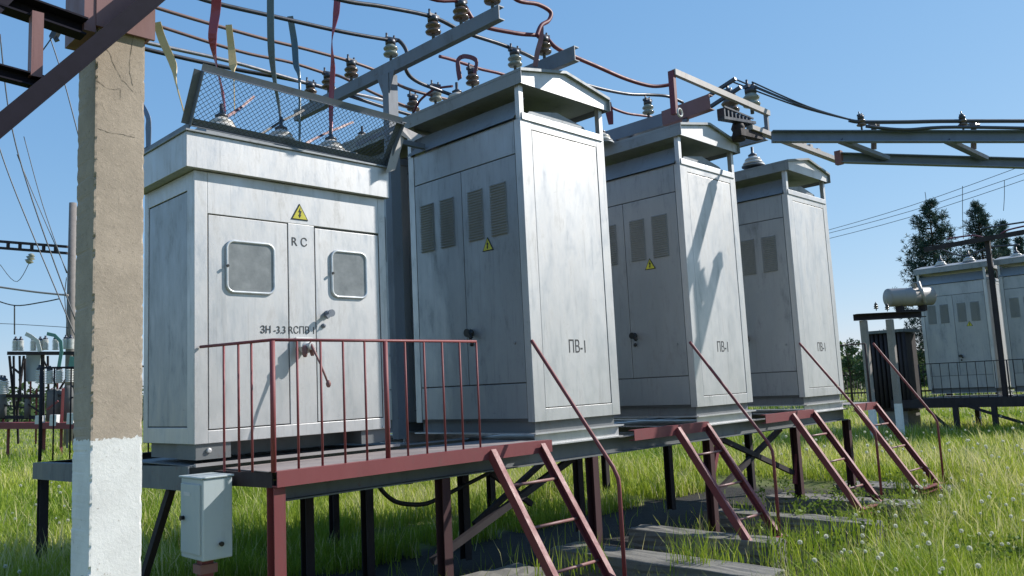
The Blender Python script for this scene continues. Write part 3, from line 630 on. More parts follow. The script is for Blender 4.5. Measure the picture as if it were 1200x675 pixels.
mf.channel((2.58, 5.86, 1.215), (5.2, 5.86, 1.215), .08, .17, 1, .01); mf.channel((2.73, 7.2, 1.185), (5.2, 7.2, 1.185), .08, .17, 1, .01)
mf.channel((2.57, 5.8, 1.22), (2.70, 9.95, 1.11), .08, .17, 1, .01);
for x in (5.2, 6.75, 7.9, 9.4, 10.6, 12.15): mf.channel((x, 5.3, 1.10), (x, 8.8, 1.10), .07, .12, 1, .009)
mf.box((2.55, 5.80, 1.302), (4.5, 7.0, 1.308))
mf.build('main_frame', 'frame', pf)
MB().channel((2.73, 9.9, 1.11), (5.6, 9.9, 1.13), .08, .17, 1, .01).build('rear_beam', 'dark', pf)
MB().channel((4.09, 5.3, 1.08), (4.09, 6.9, 1.08), .07, .10, 1, .009).build('cross_beam', 'dark', pf)
sk = MB(); sk.box((2.57, 5.765, 1.296), (4.36, 5.798, 1.318)); sk.build('skid_rail', 'lightbar', pf)
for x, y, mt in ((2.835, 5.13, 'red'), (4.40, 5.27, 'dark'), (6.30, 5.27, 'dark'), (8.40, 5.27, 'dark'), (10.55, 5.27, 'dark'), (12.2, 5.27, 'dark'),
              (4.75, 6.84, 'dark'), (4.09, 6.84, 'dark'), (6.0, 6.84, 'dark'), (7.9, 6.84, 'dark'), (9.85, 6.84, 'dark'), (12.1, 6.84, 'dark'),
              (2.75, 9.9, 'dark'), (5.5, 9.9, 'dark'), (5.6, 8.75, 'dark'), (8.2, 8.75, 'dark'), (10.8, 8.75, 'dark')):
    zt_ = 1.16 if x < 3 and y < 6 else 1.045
    m = MB(); m.channel((x, y, -.05), (x, y, zt_), .085, .10, 1, .009, (0, 1, 0)); m.build('leg', 'red_shaded' if mt == 'dark' and y < 6 else mt, pf)
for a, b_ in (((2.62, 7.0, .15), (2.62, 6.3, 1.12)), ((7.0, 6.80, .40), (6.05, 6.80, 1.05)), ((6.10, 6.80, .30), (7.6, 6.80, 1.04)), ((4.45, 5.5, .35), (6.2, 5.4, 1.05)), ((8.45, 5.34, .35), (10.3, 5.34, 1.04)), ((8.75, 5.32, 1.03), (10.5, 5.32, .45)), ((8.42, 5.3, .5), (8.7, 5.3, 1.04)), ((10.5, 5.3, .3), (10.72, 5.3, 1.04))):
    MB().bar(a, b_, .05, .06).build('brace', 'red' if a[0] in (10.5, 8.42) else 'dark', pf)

# guard rails
def rail(name, segs, zt_, zb_, bars, mat, label, post=(), parent=None):
    g = thing(name, (segs[0][0], segs[0][1], zb_), label, 'railing', 'railings on the platforms')
    MB().tube([(x, y, zt_) for x, y in segs], .011, 8).build('top_rail', mat, g)
    for x, y in bars: MB().tube([(x, y, zb_), (x, y, zt_-.008)], .0085, 6).build('baluster', mat, g)
    for x, y in post: MB().tube([(x, y, zb_), (x, y, zt_-.006)], .019, 8).build('rail_post', mat, g)
    return g
xb = list(np.linspace(2.804, 4.68, 11))
rail('guard_rail', [(2.62, 5.80), (2.804, 5.10), (4.68, 5.10)], 2.147, 1.262, [(x, 5.10) for x in xb[1:5]+xb[6:]]+[(2.755, 5.30), (2.725, 5.43), (2.69, 5.58)], 'red', 'red railing with upright bars in front of the windowed cabinet doors', [(2.804, 5.10), (xb[5], 5.10)])
rail('guard_rail', [(2.70, 9.93), (4.3, 9.95)], 2.20, 1.20, [(x, 9.94) for x in np.linspace(2.85, 4.2, 9)], 'dark', 'dark railing on the back of the platform, seen left of the concrete pillar', [(2.72, 9.93), (3.25, 9.94)])
rail('guard_rail', [(12.87, 5.15), (12.87, 6.9)], 2.165, 1.262, [(12.87, 5.75)], 'dark', 'thin railing at the far end of the platform by the last ladder', [(12.87, 5.15), (12.87, 6.85)])

# ladders
GL = 'stair ladders leaning on the platform front'
lads = [(4.735, 5.375, 'nearest red stair ladder, its foot cut by the lower edge of the view'), (7.454, 8.065, 'second red stair ladder from the left, standing on concrete blocks'), (10.06, 10.70, 'third red stair ladder from the left, in front of the farthest cabinet'), (12.06, 12.80, 'farthest red stair ladder at the right end of the platform')]
hx = [5.454, 8.051, 10.745, 13.033]
for i, (a, b_, l) in enumerate(lads):
    g = thing('stair_ladder', ((a+b_)/2, 4.29, .09), l, 'ladder', GL)
    top, bot = YB-.07, 4.285
    for x in (a+.02, b_-.02): MB().channel((x, top, ZP-.04), (x, bot, .09), .055, .075, 1 if x < (a+b_)/2 else -1, .007, (0, 1, 1)).build('stile', 'red', g)
    for t in (.24, .51, .78): MB().tube([(a+.03, top+(bot-top)*t, ZP-.03+(.09-ZP)*t), (b_-.03, top+(bot-top)*t, ZP-.03+(.09-ZP)*t)], .013, 8).build('rung', 'redlight', g)
    MB().channel((a-.02, bot-.03, .075), (b_+.06, bot-.03, .075), .09, .07, 1, .008).build('foot_beam', 'red', g)
    x = hx[i]-.02; yt = YF-.012 if i < 3 else YB-.04
    MB().tube([(x, yt, 2.165), (x, yt-.02, 2.14), (x, 4.32, 1.06), (x, 4.275, .97), (x, 4.27, .9), (x, 4.27, .06)], .017, 8).build('handrail', 'red', g)
# grey meter box
bx = thing('meter_box', (2.65, 5.75, 0), 'pale grey box on a red post left of the platform corner', 'meter box')
MB().box((2.48, 5.46, .70), (2.69, 5.80, 1.235)).build('housing', 'greybox', bx, .008)
MB().box((2.465, 5.45, 1.237), (2.70, 5.81, 1.25)).build('lid', 'greybox', bx, .004)
dr = MB().box((2.466, 5.485, .74), (2.479, 5.775, 1.20)).build('door', 'greybox', bx, .003)
MB().lathe((2.465, 5.72, .97), [(.014, 0), (.014, .02), (.02, .025)], 10, (-1, 0, 0)).build('lock', 'black', dr)
MB().box((2.463, 5.62, 1.12), (2.4655, 5.72, 1.145)).build('name_plate', 'whiteish', dr)
MB().lathe((2.60, 5.459, .80), [(.01, 0), (.01, .015), (.016, .02), (.016, .03)], 10, (0, -1, 0)).build('lock', 'black', bx)
MB().box((2.53, 5.58, -.05), (2.61, 5.66, .698)).build('post', 'red', bx)
MB().box((2.51, 5.56, .60), (2.63, 5.68, .66)).build('clamp', 'redlight', bx)
wire('hose', [at('y', u, v, 6.5) for u, v in ((437, 556), (447, 574), (462, 587), (480, 591), (500, 590), (520, 581), (540, 571), (560, 561), (585, 548))], .022, 'rubber', 'black hose sagging under the platform', 'hose')

# concrete foundation strips
GC = 'concrete foundation strips under the platform'
def slab(x0, x1, y0, y1, z, label):
    m = MB(); m.box((x0, y0, -.15), (x1, y1, z)); bmesh.ops.subdivide_edges(m.bm, edges=m.bm.edges[:], cuts=7, use_grid_fill=True)
    for v in m.bm.verts:
        k = .012; v.co += V((random.uniform(-k, k), random.uniform(-k, k), random.uniform(-k, k)*.8))
    tag(m.build('concrete_strip', 'concrete', None, .01), label, 'concrete block', GC)
slab(4.55, 5.65, 5.15, 5.75, .10, 'low concrete block behind the foot of the nearest ladder')
slab(6.15, 6.55, 3.45, 5.75, .15, 'nearest long concrete strip with its end at the lower edge of the view')
slab(6.75, 6.98, 4.3, 5.75, .02, 'low broken concrete strip beside the nearest long one')
slab(7.42, 7.74, 4.05, 5.75, .15, 'concrete strip under the foot of the second ladder')
slab(8.95, 9.22, 3.68, 5.75, .14, 'concrete strip between the second and third ladders')
slab(10.5, 10.95, 3.85, 5.75, .12, 'concrete strip under the foot of the third ladder')
slab(12.6, 13.2, 4.15, 5.75, .03, 'farthest concrete strip at the foot of the last ladder')

# ------------------------------------------------------------------ concrete pillar
pl = thing('concrete_pillar', (1.64, 4.79, 0), 'rough concrete pillar with a white limewashed foot in the left foreground', 'pillar')
m = MB(); px0, px1, py0, py1 = 1.51, 1.775, 4.65, 4.93
nz = 330
pno = []
for c_ in range(4):
    q_ = np.convolve(rng.random(nz+9), np.ones(3)/3, 'same'); q_ = np.clip(q_-.55, 0, 1)*.045+rng.random(nz+9)*.0025; pno.append(q_*(1.5 if c_ == 0 else .8))
ring = []
for i in range(nz+1):
    z = -.1+i*(4.3+.1)/nz; rr = []
    for a, b_ in ((0, 0), (.045, 0), (.5, 0), (.955, 0), (1, 0), (1, .05), (1, 1), (.5, 1), (0, 1), (0, .05)):
        cor = a in (0, 1) and b_ in (0, 1); k = .0018 if cor else .0004
        x = px0+(px1-px0)*a; y = py0+(py1-py0)*b_
        dx = dy = 0
        if cor:
            q_ = pno[int(a*2+b_)]; dx = (.5-a)*q_[i]; dy = (.5-b_)*q_[i]
        rr.append(m.bm.verts.new((x+dx, y+dy, z)))
    ring.append(rr)
for i in range(nz):
    for k in range(10): m.bm.faces.new((ring[i][k], ring[i][(k+1) % 10], ring[i+1][(k+1) % 10], ring[i+1][k]))
m.bm.faces.new(ring[0][::-1]); m.bm.faces.new(ring[-1]); m.build('shaft', 'pillar', pl)
crk = MB()
for pts in ([(119, 50), (128, 62), (136, 80), (142, 92), (150, 100), (157, 108)], [(157, 40), (153, 62), (152, 85), (156, 100)], [(112, 93), (125, 103), (133, 105), (141, 104), (141, 116)], [(114, 150), (130, 156), (145, 158), (158, 161)]):
    P_ = []
    for (a, b_), (c, d_) in zip(pts[:-1], pts[1:]):
        for k in range(4):
            t = k/4; P_.append(at('y', a+(c-a)*t+random.uniform(-.5, .5), b_+(d_-b_)*t+random.uniform(-.5, .5), 4.6485))
    P_.append(at('y', *pts[-1], 4.6485)); crk.tube(P_, [random.uniform(.0002, .0009) for _ in P_], 4)
crk.build('crack', MAT['dark'], pl)
cp = MB(); cp.box((1.44, 4.625, 3.80), (1.50, 4.95, 4.5)); cp.box((1.50, 4.618, 3.84), (1.82, 4.64, 4.5)); cp.box((1.782, 4.64, 3.84), (1.80, 4.95, 4.5)); cp.build('steel_collar', 'redlight', pl)
gn = thing('gantry_truss', (1.0, 4.55, 3.0), 'dark red lattice truss fixed to the top of the concrete pillar at upper left', 'steel truss')
MB().channel((.55, 4.52, 2.57), (2.15, 4.52, 4.50), .09, .11, 1, .01, (0, 1, 0)).build('diagonal', 'truss_shade', gn)
MB().channel((.2, 4.58, 3.50), (1.23, 4.58, 3.43), .06, .07, 1, .008).build('lower_chord', 'truss_shade', gn)
MB().channel((.2, 4.62, 3.93), (1.44, 4.62, 3.80), .10, .10, 1, .01).build('upper_chord', 'truss_shade', gn)
MB().channel((1.195, 4.58, 3.45), (1.195, 4.58, 3.80), .055, .06, -1, .008, (0, 1, 0)).build('strut', 'redlight', gn)
MB().bar((.8, 4.55, 3.43), (1.08, 4.6, 3.88), .03, .05).build('brace', 'truss_shade', gn)

# ------------------------------------------------------------------ ground and grass
g = MB(); n = 60
gx = np.concatenate([np.linspace(-900, -20, 8), np.linspace(-12, 60, 60), np.linspace(80, 900, 8)]); gy = gx
gv = [[g.bm.verts.new((x, y, (math.sin(x*.7+y*.3)*.025+math.sin(x*.23-y*.41)*.03) if (x > 13.5 or y > 10.5 or x < 1 or y < 3) and max(abs(x), abs(y)) < 70 else (-.13 if 4 < x < 12.7 and 3 < y < 9.4 else 0))) for x in gx] for y in gy]
for i in range(len(gy)-1):
    for j in range(len(gx)-1):
        f = g.bm.faces.new((gv[i][j], gv[i][j+1], gv[i+1][j+1], gv[i+1][j])); f.smooth = True
me_ = bpy.data.meshes.new('ground'); g.bm.to_mesh(me_); g.bm.free(); me_.materials.append(MAT['ground'])
gr = bpy.data.objects.new('ground', me_); C.objects.link(gr); struct(gr); gr['label'] = 'meadow ground under the platforms'

def mesh_np(name, verts, faces_n, tone, mat):
    """verts (k, m, 3): k pieces of m verts forming a strip of quads / final tri"""
    k, m_, _ = verts.shape; me = bpy.data.meshes.new(name); me.vertices.add(k*m_); me.vertices.foreach_set('co', verts.reshape(-1).astype(np.float32))
    pat = np.array([i for f in faces_n for i in f]); ln = np.array([len(f) for f in faces_n])
    loops = (pat[None, :]+np.arange(k)[:, None]*m_).reshape(-1); tot = np.tile(ln, k)
    me.loops.add(len(loops)); me.loops.foreach_set('vertex_index', loops.astype(np.int32))
    me.polygons.add(len(tot)); st_ = np.concatenate([[0], np.cumsum(tot)[:-1]]); me.polygons.foreach_set('loop_start', st_.astype(np.int32))
    at_ = me.attributes.new('tone', 'FLOAT', 'POINT'); at_.data.foreach_set('value', np.repeat(tone, m_).astype(np.float32))
    me.update(calc_edges=True); me.validate(); me.materials.append(MAT[mat]); return me
def vnoise(x, y, s, seed=0):
    r_ = np.random.default_rng(seed); G = r_.random((64, 64)); x = x/s; y = y/s
    xi = np.floor(x).astype(int); yi = np.floor(y).astype(int); fx = x-xi; fy = y-yi; fx = fx*fx*(3-2*fx); fy = fy*fy*(3-2*fy)
    q = lambda a, b: G[a % 64, b % 64]
    return (q(xi, yi)*(1-fx)+q(xi+1, yi)*fx)*(1-fy)+(q(xi, yi+1)*(1-fx)+q(xi+1, yi+1)*fx)*fy
def field(num, rmin, rmax, hs, seed):
    r_ = np.random.default_rng(seed)
    u = r_.random(num); rr = rmin*(rmax/rmin)**(u**.80); az = Y+(r_.random(num)-.5)*R(86)
    x = rr*np.sin(az); y = rr*np.cos(az)
    under = (x > 3.0) & (x < 12.9) & (y > 4.75) & (y < 7.7)
    keep = ~(under & (r_.random(num) > .015))
    under2 = (x > 4.6) & (x < 9.1) & (y > 3.2) & (y <= 4.8); keep &= ~(under2 & (r_.random(num) > .07))
    under3 = (x >= 9.1) & (x < 12.4) & (y > 3.75) & (y <= 4.8); keep &= ~(under3 & (r_.random(num) > .3))
    under4 = (x > 4.6) & (x < 6.6) & (y > 2.4) & (y <= 3.2); keep &= ~(under4 & (r_.random(num) > .25))
    for (a, b_, c, d_) in ((6.13, 6.57, 3.4, 9.2), (7.4, 7.76, 4.0, 9.2), (8.93, 9.24, 3.6, 9.2), (10.48, 10.97, 3.8, 9.2), (12.58, 13.3, 4.0, 9.2), (4.5, 5.7, 5.1, 5.8), (1.45, 1.85, 4.6, 5)):
        keep &= ~((x > a) & (x < b_) & (y > c) & (y < d_))
    x, y, rr = x[keep], y[keep], rr[keep]; k = len(x)
    cl_ = vnoise(x, y, .8, 3)*.6+vnoise(x, y, .25, 4)*.4; patch = vnoise(x, y, 2.6, 5)
    h = hs*(.35+1.0*cl_)*(.6+.8*r_.random(k)); h *= np.clip(1.15-rr/90, .5, 1)
    w = np.clip(.0042*(rr/4)**.85, .004, .05)*(.7+.7*r_.random(k))
    a = r_.random(k)*2*np.pi; dx, dy = np.cos(a), np.sin(a)
    bend = h*(.15+.55*r_.random(k)**1.5); b = a+np.pi/2+r_.normal(0, .5, k); bx_, by_ = np.cos(b), np.sin(b)
    vs = np.zeros((k, 5, 3))
    for i, (t, ww) in enumerate(((0, 1), (0, 1), (.55, .8), (.55, .8), (1, 0))):
        s_ = 1 if i % 2 else -1
        if i == 4: s_ = 0
        vs[:, i, 0] = x+dx*w*ww*.5*s_+bx_*bend*t*t; vs[:, i, 1] = y+dy*w*ww*.5*s_+by_*bend*t*t; vs[:, i, 2] = h*t*(1-.18*t)-.02-np.where((x > 4.2) & (x < 12.3) & (y > 3.4) & (y < 9.0), .12, 0)
    tone = np.clip(.12+.45*patch+.28*r_.random(k)+.12*vnoise(x, y, .5, 8)-.05, 0, .86)
    straw = r_.random(k) < (.06+.16*(patch > .60)+.12*(vnoise(x, y, 1.1, 9) > .68)); tone[straw] = .9+.1*r_.random(straw.sum())
    vs[straw, :, 2] *= 1.25
    return vs, tone
va, ta = field(380000, 2.4, 34, .37, 11); vb, tb = field(70000, 20, 95, .42, 12)
me_ = mesh_np('grass', np.concatenate([va, vb]), ((0, 1, 3, 2), (2, 3, 4)), np.concatenate([ta, tb]), 'grass')
go = bpy.data.objects.new('grass', me_); C.objects.link(go); go['kind'] = 'stuff'; tag(go, 'tall green meadow grass round the platform', 'grass')
# long blades by the concrete strips and broad-leaf weeds
def tuft(cx, cy, num, hh, spread, seed, wd=.009):
    r_ = np.random.default_rng(seed); k = num; x = cx+r_.normal(0, spread, k); y = cy+r_.normal(0, spread, k); a = r_.random(k)*6.28
    h = hh*(.5+.6*r_.random(k)); w = wd*(.6+.6*r_.random(k)); bend = h*(.1+.5*r_.random(k)**2); b = r_.random(k)*6.28
    vs = np.zeros((k, 5, 3))
    for i, (t, ww) in enumerate(((0, 1), (0, 1), (.55, .9), (.55, .9), (1, 0))):
        s_ = (1 if i % 2 else -1) if i < 4 else 0
        vs[:, i, 0] = x+np.cos(a)*w*ww*.5*s_+np.cos(b)*bend*t*t; vs[:, i, 1] = y+np.sin(a)*w*ww*.5*s_+np.sin(b)*bend*t*t; vs[:, i, 2] = h*t
    return vs, .2+.4*r_.random(k)
TU = [tuft(px_.x, px_.y, n_, h_, s_, 50+i) for i, (px_, n_, h_, s_) in enumerate(((at('z', 815, 672, .05), 90, .5, .10), (at('z', 852, 668, .05), 50, .35, .08), (at('z', 640, 690, 0), 40, .4, .10), (at('z', 930, 660, 0), 120, .45, .22), (at('z', 1000, 640, 0), 140, .40, .25), (at('z', 900, 618, 0), 50, .3, .15), (at('z', 690, 670, 0), 60, .35, .12), (at('z', 300, 760, 0), 50, .5, .15), (at('z', 560, 720, 0), 40, .35, .15), (at('z', 870, 600, 0), 40, .25, .15)))]
me_ = mesh_np('long_grass', np.concatenate([a for a, _ in TU]), ((0, 1, 3, 2), (2, 3, 4)), np.concatenate([b for _, b in TU]), 'grass')
o = bpy.data.objects.new('long_grass', me_); C.objects.link(o); o['kind'] = 'stuff'; tag(o, 'long grass tufts growing between the concrete strips', 'grass')
def leafcloud(centres, num, size, seed):
    r_ = np.random.default_rng(seed); out = []; tn = []
    for (c, rad, k) in centres:
        k = int(k); d = r_.normal(0, 1, (k, 3)); d /= np.linalg.norm(d, axis=1)[:, None]; p = np.array(c)+d*np.array(rad)*(r_.random(k)**.45)[:, None]
        s_ = size*(.6+.8*r_.random(k))
        e1 = r_.normal(0, 1, (k, 3)); e1 /= np.linalg.norm(e1, axis=1)[:, None]; e2 = np.cross(e1, r_.normal(0, 1, (k, 3))); e2 /= np.linalg.norm(e2, axis=1)[:, None]
        v = np.stack([p-e1*s_[:, None], p+e2*s_[:, None]*.5, p+e1*s_[:, None], p-e2*s_[:, None]*.5], 1); out.append(v); tn.append(np.clip(r_.normal(.5, .2, k)+r_.normal(0, .1), 0, 1))
    return np.concatenate(out), np.concatenate(tn)
wc = []
for i in range(170):
    u, v = random.choice([(random.uniform(930, 1060), random.uniform(590, 650)), (random.uniform(640, 780), random.uniform(540, 556)), (random.uniform(850, 1100), random.uniform(545, 610)), (random.uniform(0, 85), random.uniform(590, 675)), (random.uniform(1080, 1200), random.uniform(540, 675)), (random.uniform(900, 1200), random.uniform(600, 690))])
    p = at('z', u, v, .0); wc.append(((p.x, p.y, .13), (.17, .17, .13), 30))
vs, tn = leafcloud(wc, 0, .026, 21); me_ = mesh_np('weeds', vs, ((0, 1, 2, 3),), tn, 'weed'); o = bpy.data.objects.new('weeds', me_); C.objects.link(o); o['kind'] = 'stuff'; tag(o, 'broad-leaved weeds scattered in the grass', 'weeds')
# dandelion clocks
dd = thing('dandelion', (0, 0, 0), 'white dandelion seed head on a thin stem in the meadow', 'dandelion', 'dandelion seed heads in the grass')
r_ = np.random.default_rng(5); k = 110; d = r_.normal(0, 1, (k, 3)); d /= np.linalg.norm(d, axis=1)[:, None]
e = np.cross(d, r_.normal(0, 1, (k, 3))); e /= np.linalg.norm(e, axis=1)[:, None]; rad = .019
c0 = np.array([0, 0, .34]); tip = c0+d*rad; root = c0+d*rad*.55
vs = np.stack([root-e*.0006, tip-e*.006, tip+e*.006, root+e*.0006], 1)
me_ = mesh_np('seed_head', vs, ((0, 1, 2, 3),), r_.random(k), 'puff'); sh = bpy.data.objects.new('seed_head', me_); C.objects.link(sh); sh.parent = dd
MB().tube([(0, 0, 0), (.004, 0, .18), (0, 0, .34)], .0025, 5).build('stem', 'weed', dd)
cnt = 0; first = True
while cnt < 200:
    t_ = random.random()
    if t_ < .62: u, v = random.uniform(1000, 1200), 462+213*random.random()**1.9
    elif t_ < .85: u, v = random.uniform(620, 1000), random.uniform(500, 560)
    elif t_ < .93: u, v = random.uniform(900, 1100), random.uniform(560, 660)
    else: u, v = random.uniform(0, 85), random.uniform(560, 675)
    p = at('z', u, v, .33)
    if 2.9 < p.x < 12.9 and 4.1 < p.y < 9.6: continue
    if p.length > 34: continue
    o = dd if first else copy_tree(dd); first = False; cnt += 1
    o.location = (p.x, p.y, random.uniform(0, .12)); s_ = random.uniform(.65, 1.1)*(.9 if p.length < 14 else 1.25); o.scale = (s_,)*3; o.rotation_euler = (random.uniform(-.15, .15), random.uniform(-.15, .15), random.uniform(0, 6))

# ------------------------------------------------------------------ pines at right
def pine(base, h, wid, label, seed, lean=0):
    r_ = np.random.default_rng(seed); b0 = V(base); t = thing('pine_tree', b0, label, 'tree', 'pines behind the distant cabinets')
    m = MB(); m.tube([b0+V((0, 0, z*h))+V((lean*z*z, 0, 0)) for z in (0, .3, .6, .85, 1)], [.16, .13, .09, .045, .012], 8)
    P_ = []; tn = []
    z = .22
    while z < .99:
        nb_ = 5 if z < .85 else 4; L = wid*(1-z)**.82*(.75+.5*r_.random())+.12
        for q in range(nb_):
            a = r_.random()*6.28; ll = L*(.6+.55*r_.random()); o_ = b0+V((lean*z*z, 0, z*h)); upk = .25+.35*z
            pts = [o_+V((math.cos(a)*ll*s_, math.sin(a)*ll*s_, ll*(upk*s_*s_-.06*s_))) for s_ in (0, .35, .7, 1)]
            m.tube(pts, [.03, .022, .014, .006], 4, False)
            nc = int(6+ll*10)
            for c in range(nc):
                s_ = .25+.75*r_.random(); i = min(int(s_*3), 2); f_ = s_*3-i
                cpt = pts[i].lerp(pts[i+1], min(f_, 1)); sp = .16*(1.15-s_*.4)*ll**.4
                cpt = cpt+V(r_.normal(0, sp, 3))*V((1, 1, .6)).length/1.5
                tb_ = float(np.clip(r_.normal(.42, .16), 0, 1))
                for w_ in range(12):
                    dvec = V(r_.normal(0, 1, 3))+V((math.cos(a)*.6, math.sin(a)*.6, .8)); dvec.normalize(); sdv = dvec.cross(V(r_.normal(0, 1, 3))).normalized()
                    le = .22*(.7+.6*r_.random()); P_.append([cpt-sdv*.012, cpt+dvec*le-sdv*.010, cpt+dvec*le+sdv*.010, cpt+sdv*.012]); tn.append(float(np.clip(tb_+r_.normal(0, .1), 0, 1)))
        z += .022+.012*r_.random()
    m.build('trunk', 'bark', t)
    arr = np.array([[list(v) for v in q] for q in P_]); arr -= np.array(b0)
    me = mesh_np('crown', arr, ((0, 1, 2, 3),), np.array(tn), 'needles'); o = bpy.data.objects.new('crown', me); C.objects.link(o); o.parent = t
def gpt(u, d): p = at('d', u, 440, d); return (p.x, p.y, 0)
pine(gpt(1110, 45), 11.1, 3.3, 'leftmost pine behind the distant cabinets, with a loose pointed crown', 1)
pine(gpt(1168, 46), 11.0, 2.8, 'middle pine behind the distant cabinets, with a rounded dense top', 2)
pine(gpt(1194, 50), 10.6, 1.0, 'slim pine close beside the middle one, behind the distant cabinets', 3)
pine(gpt(1214, 54), 10.2, 1.3, 'rightmost pine at the right edge of the view', 4)

# far vegetation
cs = []
for i in range(70):
    u = random.uniform(960, 1230); d_ = random.uniform(75, 110); p = at('d', u, 440, d_); hh = random.uniform(1.2, 3.2); cs.append(((p.x, p.y, hh*.6), (3.5, 3.5, hh), 260))
for i in range(90):
    u = random.uniform(-60, 560); d_ = random.uniform(80, 130); p = at('d', u, 480, d_); hh = random.uniform(1.5, 3.4); cs.append(((p.x, p.y, hh*.5), (5, 5, hh), 260))
for i in range(60):
    u = random.uniform(560, 1000); d_ = random.uniform(90, 130); p = at('d', u, 450, d_); cs.append(((p.x, p.y, 1.0), (6, 6, 1.8), 200))
vs, tn = leafcloud(cs, 0, .30, 31); me_ = mesh_np('far_thicket', vs, ((0, 1, 2, 3),), tn, 'leaves'); o = bpy.data.objects.new('far_thicket', me_); C.objects.link(o); o['kind'] = 'stuff'; tag(o, 'low thicket of far trees and bushes along the horizon', 'bushes')
def small_tree(u, d_, h, w_, label, seed):
    b0 = V(gpt(u, d_)); t = thing('young_tree', b0, label, 'tree', 'young trees by the far fence'); r_ = np.random.default_rng(seed)
    m = MB(); m.tube([b0, b0+V((.05, 0, h*.5)), b0+V((0, .1, h*.9))], [.07, .05, .015], 6); cc = []
    for i in range(16):
        a = r_.random()*6.28; z = h*(.3+.68*r_.random()); rr = w_*(1-.6*abs(z/h-.5))*r_.random()
        m.tube([b0+V((0, 0, z*.8)), b0+V((math.cos(a)*rr, math.sin(a)*rr, z))], [.02, .008], 4, False); cc.append(((math.cos(a)*rr, math.sin(a)*rr, z), (.35, .35, .3), 90))
    m.build('trunk', 'bark', t); vs, tn = leafcloud(cc, 0, .07, seed); me = mesh_np('crown', vs, ((0, 1, 2, 3),), tn, 'leaves'); o = bpy.data.objects.new('crown', me); C.objects.link(o); o.parent = t
small_tree(1046, 40, 3.1, 1.2, 'young leafy tree between the two concrete posts of the white tank stand', 41)
small_tree(996, 44, 3.4, 1.1, 'thin sparse tree just right of the farthest front cabinet', 42)
small_tree(1066, 46, 3.4, 1.2, 'young tree in front of the dark radiators', 43)
# picket fence
fa, fb = V(gpt(950, 55)), V(gpt(1330, 44)); fe = thing('picket_fence', fa, 'dark picket fence across the meadow at right', 'fence')
L = (fb-fa).length; dn = (fb-fa).normalized(); m = MB(); k = 0
while k < L: m.bar(fa+dn*k, fa+dn*k+V((0, 0, 1.75)), .09, .03, dn); k += .21
m.build('pickets', 'dark', fe); o = bpy.data.objects[-1] if False else None
m = MB(); [m.bar(fa+V((0, 0, z))+V((.04, -.04, 0)), fb+V((0, 0, z))+V((.04, -.04, 0)), .05, .10) for z in (.35, 1.5)]; m.build('rail', 'dark', fe)

# ------------------------------------------------------------------ right background installation
rp = thing('distant_platform', (24.0, 6.2, 0), 'dark steel platform under the two distant cabinets at right', 'platform')
m = MB(); [m.channel((x, 3.2, .80), (x, 8.8, .80), .10, .22, 1, .01) for x in (23.4, 24.05, 25.2)]; m.box((23.35, 3.2, .91), (25.3, 8.2, .93)); m.build('main_frame', 'dark', rp)
for x, y in ((23.4, 7.2), (23.4, 6.3), (23.4, 5.2), (23.4, 4.2), (25.2, 7.2), (25.2, 5.8), (25.2, 4.2), (23.4, 3.4)): MB().box((x-.06, y-.06, -.05), (x+.06, y+.06, .69)).build('leg', 'dark', rp)
for a, b_ in (((23.35, 7.9, .69), (23.35, 7.3, .05)), ((23.35, 7.1, .80), (23.35, 5.3, .15)), ((23.35, 4.3, .80), (23.35, 5.1, .15))): MB().bar(a, b_, .05, .07).build('brace', 'dark', rp)
rail('guard_rail', [(23.4, 8.0), (23.4, 3.3)], 1.85, .92, [(23.4, y) for y in np.linspace(3.4, 7.9, 22)], 'dark', 'dark railing before the distant cabinets at right', [(23.4, 8.0), (23.4, 5.9)])
def cyl_post(u, d_, zt_, label):
    b0 = V(gpt(u, d_)); m = MB(); m.box((b0.x-.075, b0.y-.075, -.1), (b0.x+.075, b0.y+.075, zt_)); return tag(m.build('concrete_post', 'post', None, .01), label, 'post', 'concrete posts of the tank stand')
cyl_post(1018, 20.2, 2.98, 'left concrete post with a white foot under the white tank stand'); cyl_post(1049, 20.2, 2.98, 'right concrete post with a white foot under the white tank stand')
st_ = MB(); pA, pB = V(gpt(1009, 20.2)), V(gpt(1090, 20.4)); st_.channel(pA+V((0, 0, 3.07)), pB+V((0, 0, 3.09)), .2, .16, 1, .02); tag(st_.build('stand_beam', 'dark'), 'dark beam on the two concrete posts, holding the white tank', 'steel beam')
tk = thing('conservator_tank', at('d', 1042, 350, 20.6), 'white horizontal oil tank on the distant stand at right', 'tank')
c0 = at('d', 1040, 349, 20.6); dirn = V((.72, -.60, 0)).normalized()
MB().lathe(c0, [(.0, -.02), (.22, 0), (.23, .02), (.23, .58), (.24, .59), (.24, .63), (.23, .64), (.23, 1.15), (.21, 1.17), (0, 1.19)], 28, dirn).build('tank', 'wall_metal', tk)
m = MB(); m.tube([c0+dirn*.62+V((0, -.1, .18)), c0+dirn*.6+V((0, -.12, .33)), c0+dirn*.72+V((-.1, -.15, .35)), c0+dirn*.9+V((-.2, -.15, -.2))], .05, 8); m.build('pipe', 'wall_metal', tk)
m = MB(); [m.box(tuple(c0+dirn*k+V((-.08, -.08, -.36))), tuple(c0+dirn*k+V((.08, .08, -.22)))) for k in (.3,)]; m.box(tuple(c0+dirn*.9+V((-.08, -.08, -.36))), tuple(c0+dirn*.9+V((.08, .08, -.22)))); m.bar(c0+dirn*.3+V((0, 0, -.34)), c0+dirn*.9+V((0, 0, -.34)), .06, .04); m.build('saddle', 'dark', tk)
tr = thing('transformer', (23.6, 8.9, 0), 'dark transformer with tall radiator fins left of the distant cabinets', 'transformer')
m = MB(); m.box((23.6, 8.45, .6), (24.7, 9.4, 2.75)); m.build('tank', 'dark', tr)
